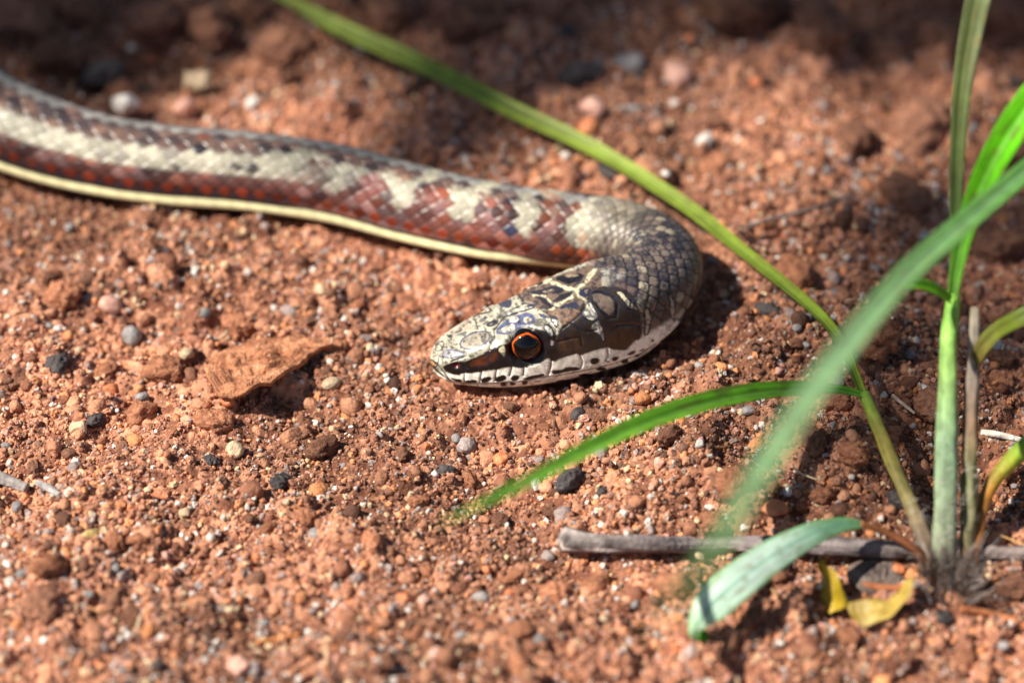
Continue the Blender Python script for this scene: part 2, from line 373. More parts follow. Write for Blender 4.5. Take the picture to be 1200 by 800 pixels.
# --- pigment
def Z(k, pts):
    ox, oy, f = {'5': (480, 340, 6.0), '1': (480, 260, 3.3333), '4': (300, 120, 3.3333), '2': (560, 180, 4.2786), '3': (0, 60, 3.3333),
                 'E': (600, 340, 5.0), 'F': (540, 290, 7.475), 'P': (0, 0, 1.0)}[k]
    return np.array([(ox + x / f, oy + y / f) for x, y in pts])
def sdf(poly, x, y):
    d = np.full(x.shape, 1e9); ins = np.zeros(x.shape, bool); n = len(poly)
    for i in range(n):
        a, b = poly[i], poly[(i + 1) % n]; e = b - a; wx, wy = x - a[0], y - a[1]
        t = np.clip((wx * e[0] + wy * e[1]) / max(1e-9, e @ e), 0, 1)
        d = np.minimum(d, (wx - e[0] * t) ** 2 + (wy - e[1] * t) ** 2)
        c = ((a[1] > y) != (b[1] > y)); xi = a[0] + (y - a[1]) * e[0] / (e[1] if abs(e[1]) > 1e-9 else 1e-9)
        ins ^= c & (x < xi)
    d = np.sqrt(d); return np.where(ins, -d, d)
def ldist(line, x, y):
    d = np.full(x.shape, 1e9)
    for a, b in zip(line[:-1], line[1:]):
        e = b - a; wx, wy = x - a[0], y - a[1]; t = np.clip((wx * e[0] + wy * e[1]) / max(1e-9, e @ e), 0, 1)
        d = np.minimum(d, (wx - e[0] * t) ** 2 + (wy - e[1] * t) ** 2)
    return np.sqrt(d)
def smooth_poly(p, it=2):
    for _ in range(it): q = np.roll(p, -1, 0); p = np.stack([p * .75 + q * .25, p * .25 + q * .75], 1).reshape(-1, 2)
    return p
COL = np.zeros((NR, NV, 3)); GROOVE = np.zeros((NR, NV)); PLATE = np.zeros((NR, NV))
wob = 1.1 * vnoise(PX, PY, 1 / 3.2, 77) + 1.6 * vnoise(PX, PY, 1 / 8.0, 78)     # irregular outlines of the markings
def paint(mask, poly, rgb, soft=0.7, rough=1.0, alpha=1.0, outline=None):
    poly = smooth_poly(poly); lo = poly.min(0) - 6; hi = poly.max(0) + 6
    s = mask & (PX > lo[0]) & (PX < hi[0]) & (PY > lo[1]) & (PY < hi[1])
    d = sdf(poly, PX[s], PY[s]) + wob[s] * rough
    a = (sstep(soft, -soft, d) * alpha)[:, None]; c = COL[s]; c = c * (1 - a) + lin(rgb) * a
    if outline:
        orgb, ow = outline; a = sstep(ow + soft, ow, np.abs(d + ow * .6))[:, None]; c = c * (1 - a) + lin(orgb) * a
    COL[s] = c
def line(mask, pts, w=0.6, rgb=(28, 26, 36), depth=1.0, alpha=.9, wb=.35):
    lo = pts.min(0) - 5; hi = pts.max(0) + 5
    s = mask & (PX > lo[0]) & (PX < hi[0]) & (PY > lo[1]) & (PY < hi[1])
    d = ldist(pts, PX[s], PY[s]) + wb * wob[s]; a = sstep(w + .5, w - .4, d)
    COL[s] = COL[s] * (1 - alpha * a[:, None]) + lin(rgb) * alpha * a[:, None]
    GROOVE[s] = np.maximum(GROOVE[s], depth * sstep(2.2, 0.0, np.maximum(d, 0)))

# scales on neck and body: staggered rows, shorter towards the head
ROW = 12.3
psi = np.where(U < 33, PH, PH)
slen = np.interp(us, [0, 18, 26, 36, 60], [.9, .95, 1.0, 1.35, 1.75]); B = np.cumsum(np.gradient(us) / slen)
A = PH / ROW; Bb = np.repeat(B[:, None], NV, 1); dmin = np.full(A.shape, 9.0); rid = np.zeros(A.shape); cid = np.zeros(A.shape); dbm = np.zeros(A.shape)
r0 = np.floor(A)
for dr in (0, 1):
    r = r0 + dr; off = .5 * np.mod(r, 2)
    c0 = np.floor(Bb - off)
    for dc in (0, 1):
        cc = c0 + dc + off; da = np.abs(A - r); db = Bb - cc; d = da + 2 * np.abs(db)
        d = np.maximum(d * .86, np.maximum(da * 1.12, 2 * np.abs(db) * .92)); mm = d < dmin
        dmin = np.where(mm, d, dmin); rid = np.where(mm, r, rid); cid = np.where(mm, cc * 2, cid); dbm = np.where(mm, db, dbm)
SR = hash2(rid, cid, 5); SR2 = hash2(rid, cid, 9)
SCALEDGE = 1 - dmin                                       # 0 at a scale's rim, 1 in its middle

# base of the body: stripes by angle from the back
near = np.where(U > 31, -PH, PH)
roll_ = 20 * sstep(31, 42, U); ps0 = np.abs(near + roll_)
nearc = np.where(U > 31, -1, 1) * rid * ROW; ps = np.abs(.5 * near + .5 * nearc + roll_); ps = np.where(ps0 > 112, ps0, ps); wj = 5 * vnoise(U, near, .35, 91)
vk = SR[..., None]
base_back = (1 - vk) * lin((78, 66, 68)) + vk * lin((126, 98, 84))
base_red = (1 - vk) * lin((84, 52, 48)) + vk * lin((142, 88, 76)); base_red = .5 * base_red + .5 * np.where((SR2 > .8)[..., None], lin((118, 100, 100)), np.where((SR2 < .25)[..., None], lin((56, 38, 40)), base_red)); base_red = base_red * (.75 + .5 * np.clip(vnoise(U, near, .45, 95) + .5, 0, 1))[..., None]; base_red = base_red * (1 - .6 * sstep(.22, .04, SCALEDGE)[..., None])
cbody = base_back.copy()
def band(lo, hi, c, soft=3.0):
    global cbody
    a = (sstep(lo - soft, lo + soft, ps + wj * .5) * sstep(hi + soft, hi - soft, ps + wj * .5))[..., None]; cbody = cbody * (1 - a) + c * a
far_ = np.repeat(sstep(40, 30, us)[:, None], NV, 1)
band(0, 13, np.broadcast_to(lin((150, 146, 140)), base_red.shape)); band(13, 18, lin((58, 50, 54)) + 0 * base_red, 1.5)
band(48, 81, lin((182, 176, 156)) + 0 * base_red, 3); band(81, 118, base_red, 3)
lowred = ((1 - vk) * lin((112, 42, 28)) + vk * lin((158, 66, 38))) * (.6 + .6 * SR2[..., None]); band(98, 118, lin((50, 34, 38)) + 0 * base_red, 2)
a = sstep(.30, .06, SCALEDGE)[..., None] * (sstep(78, 86, ps) * sstep(120, 112, ps))[..., None] * .85
cbody = cbody * (1 - a) + lin((34, 26, 34)) * a
a = sstep(.24, .04, SCALEDGE)[..., None] * (sstep(46, 38, ps))[..., None] * .5; cbody = cbody * (1 - a) + lin((48, 42, 52)) * a
band(116.5, 121.5, lin((30, 26, 26)) + 0 * base_red, 1.0)
vent = lin((240, 232, 180)) * (1 + .10 * np.sin(U * 2 * math.pi / 1.7))[..., None]
band(121, 190, vent, 1.2); band(148, 190, lin((228, 222, 200)) + 0 * base_red, 8)
COL[:] = cbody
bm_ = VIS & (U > 31) & (PX > -60)
_, inv = np.unique((rid * 100000 + cid).ravel(), return_inverse=True); cnt = np.bincount(inv)
PX0, PY0 = PX, PY
mx_, my_ = ((np.bincount(inv, q.ravel()) / cnt)[inv].reshape(PX.shape) for q in (PX, PY))
PX, PY = PX * .4 + mx_ * .6, PY * .4 + my_ * .6
WHITE = (184, 177, 156)
# repaint the near flank where the pale stripe breaks into blotches
s = bm_ & (PX > 300) & (ps > 24) & (ps < 118)
mixr = sstep(300, 420, PX[s])[:, None]; bb = base_red[s] * (.75 + .6 * SR2[s][:, None]); COL[s] = COL[s] * (1 - mixr) + (bb * (ps[s] > 40)[:, None] + base_back[s] * (ps[s] <= 40)[:, None]) * mixr
for z, pts in (('4', [(0, 195), (60, 205), (140, 175), (200, 180), (270, 205), (300, 235), (380, 240), (470, 265), (560, 280), (625, 310), (610, 390), (560, 420), (520, 390), (505, 310), (470, 280), (420, 275), (380, 290), (350, 340), (290, 350), (270, 330), (300, 290), (290, 250), (240, 225), (180, 230), (130, 270), (90, 285), (40, 270), (0, 245)]),
               ('4', [(770, 330), (830, 330), (870, 360), (860, 430), (800, 470), (750, 430), (760, 370)]), ('4', [(850, 300), (950, 290), (960, 320), (900, 360), (860, 340)]),
               ('4', [(1020, 350), (1090, 360), (1110, 400), (1080, 500), (1040, 520), (1010, 440)]), ('4', [(1100, 320), (1200, 320), (1210, 370), (1130, 380)]),
               ('2', [(190, 200), (290, 190), (300, 230), (280, 290), (250, 390), (215, 390), (200, 300)]), ('2', [(280, 160), (400, 160), (430, 200), (340, 220)]),
               ('2', [(430, 340), (520, 250), (600, 215), (700, 215), (760, 260), (800, 330), (940, 330), (980, 380), (900, 400), (860, 420), (800, 430), (700, 500), (620, 480), (490, 470), (440, 430)]),
               ('4', [(620, 300), (700, 250), (740, 270), (720, 300), (660, 320)])):
    paint(bm_, Z(z, pts), WHITE, 2.0, 3.2)
s = bm_; a = (sstep(.2, .03, SCALEDGE[s]) * .35 * (ps0[s] < 112))[:, None]; COL[s] = COL[s] * (1 - a) + lin((70, 58, 54)) * a
for z, pts, c in (('2', [(590, 310), (700, 300), (720, 340), (640, 370)], (96, 90, 104)), ('2', [(740, 450), (830, 430), (940, 410), (900, 470), (780, 510)], (168, 82, 42)), ('2', [(480, 490), (600, 500), (720, 500), (700, 540), (560, 540)], (160, 72, 40)), ('2', [(640, 420), (700, 400), (720, 440), (660, 460)], (170, 100, 60)), ('2', [(760, 360), (810, 370), (800, 410), (760, 400)], (160, 92, 60)), ('2', [(900, 365), (950, 370), (940, 400), (905, 400)], (50, 48, 62)),
                  ('4', [(630, 310), (740, 330), (730, 400), (620, 390)], (128, 72, 60)), ('4', [(380, 290), (470, 285), (500, 340), (450, 380)], (140, 80, 74)), ('4', [(620, 312), (680, 310), (660, 340), (625, 345)], (40, 38, 52)),
                  ('4', [(860, 365), (890, 370), (885, 400), (862, 402)], (36, 34, 46)), ('4', [(960, 370), (1010, 360), (1010, 400), (960, 400)], (40, 36, 50)), ('4', [(950, 480), (1010, 455), (1020, 520), (960, 530)], (60, 66, 96)),
                  ('3', [(500, 330), (550, 335), (540, 365), (510, 360)], (44, 42, 58)), ('3', [(750, 365), (810, 370), (800, 395), (755, 392)], (40, 36, 48)), ('3', [(880, 450), (960, 440), (1030, 465), (960, 470)], (44, 34, 40)),
                  ('3', [(1000, 370), (1040, 375), (1035, 395), (1000, 392)], (40, 36, 48)), ('3', [(1100, 370), (1150, 370), (1140, 395), (1100, 392)], (40, 36, 48)), ('3', [(620, 435), (700, 440), (690, 460), (630, 458)], (60, 48, 60))):
    paint(bm_, Z(z, pts), c, 1.6, 1.5, .9)
s = (U > 34) & (np.abs(rid) == 7) & (ps0 < 119); a = sstep(.16, .4, SCALEDGE[s])[:, None]; COL[s] = COL[s] * (1 - a) + lowred[s] * a

SR3 = hash2(rid, cid, 23); s = bm_ & (ps0 < 112) & (SR3 > np.where(U < 42, .72, .93)); fleck = np.where((SR2 > .6)[..., None], lin((150, 78, 44)), np.where((SR2 > .3)[..., None], lin((104, 92, 96)), lin((92, 58, 52)))); COL[s] = COL[s] * .5 + fleck[s] * .5
bm2 = bm_ & (ps0 < 114); COL[bm2] *= (.68 + .5 * SR[bm2] ** 1.3)[:, None] * (1 + .3 * vnoise(PX0, PY0, 1 / 2., 97)[bm2])[:, None]
PX, PY = PX0, PY0
# neck: small brown and grey scales with dark rims, paler towards the bend
nk_ = (U > 16) & (U < 40) & (np.abs(near) < 100)
cn = (1 - vk) * lin((58, 53, 55)) + vk * lin((118, 103, 93)); cn = np.where((SR2 > .87)[..., None], lin((158, 146, 124)), cn)
pale = (sstep(26.5, 30, us) * sstep(38, 34, us))[:, None, None] * sstep(62, 30, np.abs(near))[..., None]
cn = cn * (1 - pale) + (lin((140, 130, 112)) * (.5 + .7 * vk)) * pale
a = sstep(.40, .12, SCALEDGE)[..., None] * .92 * (1 - .5 * pale); cn = cn * (1 - a) + lin((24, 24, 32)) * a
ba = (sstep(16, 18, U) * sstep(33.5, 30.5, U) * sstep(108, 96, np.abs(near)))[..., None]
COL[:] = COL * (1 - ba) + cn * ba

COL[:] = COL * (1 - (.35 * sstep(-.1, .45, dbm) * sstep(18, 24, U) * sstep(114, 108, ps0))[..., None])
# --- head
hm = head & VIS
CREAM = (172, 166, 146); LIPC = (246, 242, 226); DK = (22, 20, 24); BL = (36, 39, 58)
hb = sstep(16.5, 15., U)[..., None]; hb = np.maximum(hb, (sstep(21, 18, U) * sstep(88, 96, np.abs(PH)))[..., None])
hc = np.broadcast_to(lin(CREAM), COL.shape) * (1 + .22 * vnoise(PX, PY, 1 / 2.3, 4)[..., None])
lipc = np.broadcast_to(lin(LIPC), COL.shape)
lowm = sstep(84, 96, np.abs(PH))[..., None]; hc = hc * (1 - lowm) + lipc * lowm
chin = sstep(132, 150, np.abs(PH))[..., None]; hc = hc * (1 - chin) + lin((226, 214, 180)) * chin
COL[:] = COL * (1 - hb) + hc * hb
BR = (52, 42, 36)
# crown behind the eyes: brown plates in a pale net
paint(hm, Z('F', [(490, 380), (560, 340), (640, 310), (800, 250), (1000, 190), (1190, 130), (1250, 300), (1190, 480), (1100, 600), (900, 720), (860, 640), (760, 590), (700, 555), (640, 520), (560, 470), (510, 440)]), (106, 88, 74), 1.2)
# temple and cheek
paint(hm, Z('1', [(565, 455), (600, 400), (650, 350), (700, 290), (740, 250), (820, 250), (870, 280), (890, 320), (905, 380), (905, 440), (905, 456), (872, 472), (850, 506), (790, 500), (775, 490), (700, 510), (665, 526), (655, 515), (620, 526), (585, 537), (562, 552), (555, 500)]), BR, 1.0)
paint(hm, Z('E', [(270, 300), (400, 270), (420, 340), (300, 360), (265, 345)]), (78, 54, 32), 1.5)
paint(hm, Z('E', [(460, 0), (590, 20), (620, 90), (600, 165), (540, 150), (500, 100), (455, 60)]), (100, 86, 76), 1.2, 1, 1, ((20, 20, 28), 1.3))
paint(hm, Z('E', [(560, 250), (680, 220), (720, 270), (680, 340), (590, 330), (548, 300)]), (64, 42, 26), 2)
paint(hm, Z('E', [(500, 160), (600, 170), (620, 240), (560, 250), (530, 220)]), (44, 36, 34), 1.5)
# cream lip and throat
paint(hm, Z('1', [(120, 590), (200, 600), (280, 585), (345, 580), (400, 565), (470, 565), (540, 530), (562, 552), (585, 537), (620, 526), (655, 515), (665, 526), (700, 510), (775, 490), (790, 500), (850, 506), (872, 472), (905, 456), (950, 446), (1000, 440), (1025, 405), (1060, 380), (1000, 500), (900, 560), (760, 640), (560, 700), (300, 700), (160, 660)]), LIPC, .8)
paint(hm, Z('1', [(200, 640), (350, 655), (560, 630), (700, 605), (850, 560), (980, 500), (1040, 430), (1060, 440), (900, 600), (700, 680), (300, 700)]), (222, 200, 150), 2.5, 1.5, .8)
# dark band through the eye
paint(hm, Z('5', [(228, 530), (300, 508), (400, 498), (450, 476), (520, 440), (590, 412), (650, 384), (690, 372), (740, 335), (800, 305), (880, 280), (950, 275), (1000, 310), (1035, 350), (1040, 420), (1060, 470), (1000, 505), (985, 470), (930, 512), (880, 528), (810, 545), (720, 538), (660, 545), (610, 562), (500, 574), (390, 590), (330, 596), (262, 574)]), (26, 19, 18), .8)
paint(hm, Z('5', [(420, 520), (470, 480), (540, 448), (610, 430), (620, 470), (560, 520), (470, 540)]), (92, 46, 22), 2.5, 2)
paint(hm, Z('5', [(620, 420), (660, 385), (672, 400), (668, 470), (650, 450)]), (216, 208, 170), .8, .4)
paint(hm, Z('5', [(565, 385), (590, 345), (625, 350), (640, 375), (600, 400), (570, 412)]), (240, 236, 220), .8, .5)
paint(hm, Z('5', [(295, 520), (325, 508), (355, 520), (345, 545), (310, 545)]), (96, 26, 22), 1.0, .4)          # nostril
s = hm; dn = np.hypot(PX - (480 + 325 / 6), PY - (340 + 528 / 6)); NOSTRIL = np.where(hm, sstep(5, 1, dn), 0)
# pale scales behind the eye and on the cheek
for z, pts, c in (('5', [(985, 200), (1030, 190), (1050, 215), (1035, 270), (1010, 240)], (226, 220, 206)), ('5', [(950, 235), (990, 245), (1015, 290), (1005, 330), (970, 310), (940, 270)], (196, 192, 186)), ('5', [(985, 345), (1015, 350), (1020, 390), (985, 405)], (190, 186, 178)),
                  ('E', [(455, 75), (490, 110), (515, 160), (470, 185), (430, 165), (410, 145), (430, 110)], (200, 198, 184)), ('E', [(470, 190), (515, 165), (525, 210), (545, 270), (540, 310), (510, 260), (460, 240)], (190, 190, 178)),
                  ('E', [(600, 0), (650, 10), (690, 60), (750, 110), (745, 130), (690, 110), (640, 50)], (196, 186, 158)), ('E', [(775, 100), (810, 105), (815, 200), (800, 260), (770, 270), (785, 200)], (176, 168, 146)), ('E', [(925, 0), (945, 50), (965, 120), (950, 190), (930, 150), (925, 80)], (170, 160, 142))):
    paint(hm, Z(z, pts), c, .8, .8, 1, ((32, 30, 38), .5))
# pale net over the crown
for wdt, pts in ((2.1, [(470, 400), (560, 350), (640, 330), (760, 300), (850, 320), (920, 360), (1000, 365), (1080, 320), (1140, 240), (1180, 190)]), (1.7, [(1000, 365), (970, 430), (900, 470), (840, 500), (780, 490), (740, 430), (670, 410)]),
                 (1.6, [(600, 330), (720, 290), (790, 280), (830, 310)]), (1.9, [(1010, 370), (1040, 430), (1100, 470), (1110, 530)]), (1.5, [(840, 500), (800, 540), (720, 545)]), (1.3, [(660, 410), (640, 420)])):
    line(hm, Z('F', pts), wdt * .95, (188, 180, 152), 0, .95, 1.3)
for pts, c in (([(800, 265), (900, 235), (1050, 225), (1080, 260), (1060, 290), (980, 320), (900, 310)], DK), ([(880, 240), (1000, 225), (1040, 250), (960, 270)], (140, 120, 100)), ([(640, 300), (690, 285), (735, 310), (700, 335), (650, 330)], DK),
               ([(605, 385), (680, 375), (760, 345), (860, 335), (905, 370), (890, 395), (800, 400), (700, 415), (640, 410)], (40, 38, 46)), ([(700, 385), (790, 360), (830, 380), (760, 400)], (140, 122, 104)), ([(815, 460), (880, 410), (985, 380), (970, 420), (900, 460), (840, 480)], (38, 34, 40)), ([(660, 430), (740, 440), (760, 480), (830, 515), (770, 530), (700, 470)], (44, 40, 46)),
               ([(860, 540), (920, 490), (1010, 470), (1035, 510), (1030, 550), (960, 520)], BL), ([(1030, 400), (1070, 360), (1140, 345), (1120, 440), (1060, 430)], BL), ([(1080, 370), (1130, 360), (1120, 400), (1090, 410)], (120, 106, 98)),
               ([(740, 560), (860, 560), (1030, 540), (1050, 580), (960, 650), (880, 690), (850, 620)], (122, 94, 74)), ([(530, 490), (570, 475), (575, 490), (540, 500)], DK), ([(565, 510), (620, 485), (650, 490), (640, 530), (600, 525)], (60, 62, 74)),
               ([(425, 400), (480, 360), (500, 375), (450, 410)], DK), ([(665, 565), (740, 590), (750, 620), (690, 605)], BL), ([(755, 600), (850, 600), (860, 640), (800, 630)], (40, 40, 54))):
    paint(hm, Z('F', pts), c, .8, .9)
# blotches of the snout plates
for pts, c, out in (([(600, 290), (640, 240), (700, 200), (770, 170), (830, 155), (880, 175), (890, 220), (850, 255), (790, 265), (740, 290), (700, 320), (620, 318)], (88, 92, 122), None), ([(625, 285), (680, 250), (740, 240), (745, 285), (690, 305), (640, 300)], (212, 204, 180), None),
                    ([(700, 195), (760, 182), (775, 225), (705, 232)], (216, 208, 184), None), ([(800, 190), (850, 190), (860, 225), (810, 240)], (196, 184, 156), None), ([(345, 380), (380, 330), (440, 295), (540, 285), (570, 310), (560, 350), (500, 395), (430, 425), (370, 410)], (152, 143, 126), ((74, 76, 100), .55)),
                    ([(225, 455), (260, 415), (340, 420), (395, 455), (330, 470), (250, 475)], (150, 146, 148), ((92, 94, 118), .4)), ([(175, 400), (200, 365), (235, 355), (245, 385), (225, 420), (185, 430)], (200, 188, 158), ((84, 82, 92), .4)), ([(130, 490), (165, 488), (195, 530), (180, 547), (140, 520)], (176, 132, 80), ((40, 36, 40), .6)),
                    ([(265, 330), (330, 270), (400, 210), (440, 200), (450, 240), (390, 290), (300, 320)], (164, 150, 130), None), ([(265, 315), (300, 305), (305, 325), (275, 338)], (60, 58, 66), None), ([(390, 220), (435, 210), (430, 235)], (90, 86, 90), None), ([(330, 310), (385, 290), (370, 305), (335, 325)], (84, 86, 110), None),
                    ([(425, 165), (450, 120), (500, 105), (580, 130), (570, 150), (500, 165), (450, 185)], (202, 190, 158), ((56, 54, 60), .6)), ([(520, 75), (560, 55), (600, 75), (570, 95)], (48, 46, 52), None), ([(610, 90), (660, 75), (710, 60), (725, 90), (700, 125), (650, 115)], (60, 62, 78), None), ([(600, 45), (680, 50), (725, 80), (715, 60), (660, 38)], DK, None),
                    ([(480, 215), (540, 180), (545, 200), (500, 235)], (110, 106, 106), None), ([(530, 245), (590, 210), (625, 205), (610, 235), (560, 262)], (124, 116, 104), ((50, 48, 54), .6)), ([(680, 175), (720, 150), (770, 150), (760, 170), (700, 185)], (84, 84, 96), None), ([(815, 110), (870, 90), (885, 115), (850, 130)], (54, 54, 64), None),
                    ([(900, 155), (960, 185), (955, 200), (910, 180)], (70, 74, 104), None), ([(560, 135), (590, 130), (580, 145)], BL, None)):
    paint(hm, Z('5', pts), c, .7, .7, 1, out)
# marks along the lips
for pts in ([(280, 615), (330, 620), (370, 630), (365, 655), (310, 640)], [(385, 635), (440, 625), (480, 630), (470, 655), (400, 660)], [(500, 625), (540, 605), (580, 610), (570, 640), (505, 655)], [(600, 620), (640, 595), (680, 600), (680, 630), (600, 650)], [(710, 610), (750, 590), (780, 600), (770, 635), (715, 640)],
            [(795, 620), (850, 600), (930, 585), (955, 595), (900, 620), (800, 635)], [(990, 565), (1060, 560), (1130, 535), (1200, 540), (1200, 565), (1100, 570), (1010, 600)], [(400, 670), (435, 675), (440, 695), (410, 695)], [(475, 670), (505, 680), (505, 700), (480, 700)], [(540, 690), (580, 685), (580, 700), (545, 705)],
            [(635, 660), (680, 655), (680, 675), (640, 675)], [(705, 655), (755, 650), (750, 665), (710, 670)], [(790, 645), (830, 640), (830, 660), (790, 668)], [(335, 665), (365, 672), (360, 688), (338, 682)], [(130, 500), (170, 560), (240, 615), (235, 595), (180, 545)], [(880, 638), (930, 630), (920, 645), (885, 648)]):
    paint(hm, Z('5', pts), (22, 18, 18), .6, .7)
for pts in ([(705, 535), (730, 526), (748, 540), (725, 558), (705, 552)], [(790, 530), (820, 522), (815, 540), (790, 545)], [(845, 515), (885, 496), (880, 515), (850, 525)], [(890, 505), (920, 490), (915, 505)], [(660, 595), (710, 591), (710, 602), (665, 606)], [(725, 570), (770, 568), (765, 580), (730, 583)], [(825, 538), (855, 536), (850, 551), (828, 554)],
            [(940, 462), (955, 456), (952, 470)], [(880, 525), (900, 515), (895, 530)], [(760, 545), (785, 540), (780, 552)], [(975, 470), (995, 450), (990, 470)], [(570, 618), (620, 612), (618, 622), (575, 628)]):
    paint(hm, Z('1', pts), (22, 18, 18), .7, .7)
# sutures between the head plates and labials, mouth line
for z, w_, pts in (('5', .5, [(460, 200), (475, 270)]), ('5', .5, [(400, 175), (410, 200)]), ('5', .5, [(235, 470), (200, 462), (192, 520), (245, 590), (290, 650)]), ('5', .45, [(560, 285), (585, 320), (560, 420)]), ('5', .4, [(295, 405), (300, 380), (270, 340)]), ('5', .4, [(300, 500), (400, 465), (395, 440), (300, 400)]), ('5', .4, [(160, 460), (200, 462)]),
                   ('5', .55, [(390, 580), (383, 650)]), ('5', .55, [(510, 565), (492, 655)]), ('5', .55, [(612, 560), (600, 640)]), ('5', .55, [(722, 535), (705, 600)]), ('5', .55, [(806, 540), (800, 600)]), ('5', .55, [(1000, 465), (992, 540), (972, 600)]),
                   ('5', .5, [(125, 508), (160, 562), (240, 612), (300, 646), (390, 664), (600, 660), (800, 645), (960, 612), (1010, 606)]), ('1', .5, [(565, 606), (700, 580), (800, 556), (900, 520), (960, 480)]), ('1', .5, [(665, 520), (675, 545), (668, 575)]), ('1', .5, [(772, 495), (775, 520), (765, 545)]),
                   ('1', .5, [(265, 640), (272, 660)]), ('1', .4, [(430, 325), (370, 350), (330, 390)]), ('F', .7, [(500, 410), (560, 480), (640, 500)]), ('F', .7, [(640, 520), (500, 560), (380, 600), (290, 720), (290, 790)]), ('F', .8, [(1110, 470), (1060, 570), (970, 650), (880, 720)]), ('F', .6, [(1110, 470), (1160, 560), (1190, 600)]), ('F', .7, [(1190, 340), (1130, 380), (1120, 470)]),
                   ('F', .5, [(980, 670), (1100, 740), (1190, 720)]), ('E', .6, [(270, 300), (400, 272), (410, 320)]), ('E', .6, [(350, 200), (400, 235), (450, 240)]), ('E', .6, [(620, 90), (610, 160), (560, 165)]), ('E', .6, [(690, 110), (770, 140), (790, 200)]), ('E', .5, [(700, 60), (695, 110)]), ('E', .6, [(605, 210), (700, 200), (770, 220)]),
                   ('F', .6, [(720, 690), (750, 640), (830, 720), (830, 790)]), ('F', .5, [(115, 605), (150, 710)])):
    line(hm, Z(z, pts), w_, (30, 27, 34))
s = hm & (U > 16.5) & (PX > 690); a = (sstep(.25, .06, SCALEDGE[s]) * .6 * sstep(690, 745, PX[s]) * sstep(100, 92, np.abs(PH[s])))[:, None]; COL[s] = COL[s] * (1 - a) + lin((30, 28, 34)) * a
fm = vnoise(PX, PY, 1 / 3.6, 301) + .55 * vnoise(PX, PY, 1 / 1.7, 302); a = (sstep(.16, .30, fm + .10 * sstep(560, 700, PX)) * .7 * sstep(88, 74, np.abs(PH)) * hm)[..., None]; COL[:] = COL * (1 - a) + lin((38, 38, 50)) * a
mo = 1 + .45 * vnoise(PX, PY, 1 / 7., 33) + .4 * vnoise(PX, PY, 1 / 2.2, 34) + .3 * vnoise(PX, PY, 1 / 1.1, 35); COL[hm] *= np.clip(mo[hm], .5, 1.35)[:, None]
# the side turned away mirrors the near side
mir = (-np.arange(NV)) % NV
hid = (U < 19) & (~VIS | (PH < -62)) & VIS[:, mir]
for arr in (COL, GROOVE): arr[hid] = arr[:, mir][hid]
NOSTRIL[hid] = NOSTRIL[:, mir][hid]

# --- relief of scales, plates, eye sockets
EYE_T, EYE_PHI = None, None
disp = 0.13 * sstep(0, .45, SCALEDGE) + .09 * dbm
lim = 112 - 15 * sstep(31, 42, U) * (near > 0); sc_amt = sstep(15.5, 18.5, U) * sstep(0, 7, lim - np.abs(near))
disp = disp * sc_amt - .13 * sc_amt
vt = (U / 1.7) % 1; disp += (sstep(20, 24, U) * sstep(4, 9, np.abs(near) - lim)) * (.035 * vt - .015)
disp += .5 * np.exp(-((np.abs(near) - 111) / 10) ** 2) * sstep(33, 44, U) * (near > 0)      # keel along the belly edge
disp -= GROOVE * .11 * sstep(22, 19, U)
disp -= NOSTRIL * .25
ex, ey = 617.0, 407.0
de = np.hypot((PX - ex) / 1.08, PY - ey); ed = np.where(hm & VIS, de, 99.0); ed[hid] = ed[:, mir][hid]
disp -= .55 * sstep(24, 15, ed)                            # socket
disp += .15 * np.exp(-((ed - 27) / 6) ** 2) * sstep(70, 45, np.abs(PH))   # brow
disp += .03 * vnoise(U * 3, PH * .12, 1, 14) * sstep(20, 17, U)
P2 = P + NRM * disp[..., None]
# centre of the near eye on the surface, and its mirror
s = hm & (de < 3); ii, jj = np.where(s); eyeC = P[s].mean(0); eyeN = NRM[s].mean(0); eyeN /= np.linalg.norm(eyeN)
ri = int(round(ii.mean())); jj_m = (-int(round(jj.mean()))) % NV; eyeC2 = P[ri, jj_m]; eyeN2 = NRM[ri, jj_m]
print('eye', eyeC, eyeN, 'phi', PHI[int(round(jj.mean()))], 't', us[ri])

base = at(640, 400, 0.0)
snake = empty('snake', (base[0], base[1], 0), 'slender striped snake with cream and brown mottled head resting on red soil', 'snake')
snake_m = attr_mat('snake_skin', 0.36, 0.45, coat=0.03, coat_rough=0.2, bump=(9000, 0.25, 0.05), mottle=(3500, 0.10))
body = child('body', P2.reshape(-1, 3), grid_quads(NR, NV), snake_m, snake, colour=COL.reshape(-1, 3))
def eyeball(c, n, r):
    V = []; colr = []; nl, nm = 64, 40
    n = n / np.linalg.norm(n); a = np.cross(n, [0, 0, 1.0]); a /= np.linalg.norm(a); b = np.cross(n, a)
    for i in range(nm):
        th = math.pi * i / (nm - 1) * .9
        for j in range(nl):
            f = 2 * math.pi * j / nl
            V.append(c + r * (math.cos(th) * n * .95 + math.sin(th) * (math.cos(f) * a + math.sin(f) * b)))
            d = math.degrees(th) + 1.5 * math.sin(5 * f) + math.sin(9 * f + 1)
            k1 = float(sstep(44, 47, d)); k2 = float(sstep(49, 52, d)); k3 = float(sstep(54.5, 58, d))
            pup, dk, ringc, lid = lin((6, 5, 6)), lin((44, 20, 12)), lin((222, 96, 24)), lin((14, 11, 12))
            cc = pup * (1 - k1) + dk * k1; cc = cc * (1 - k2) + ringc * (.55 + .45 * math.cos(f - 5.2) * .6 + .5 * random.random()) * k2; cc = cc * (1 - k3) + lid * k3
            colr.append(cc)
    return np.array(V), np.array(colr), grid_quads(nm, nl)
eye_m = attr_mat('eye_surface', 0.05, 0.5)
ER = 1.45
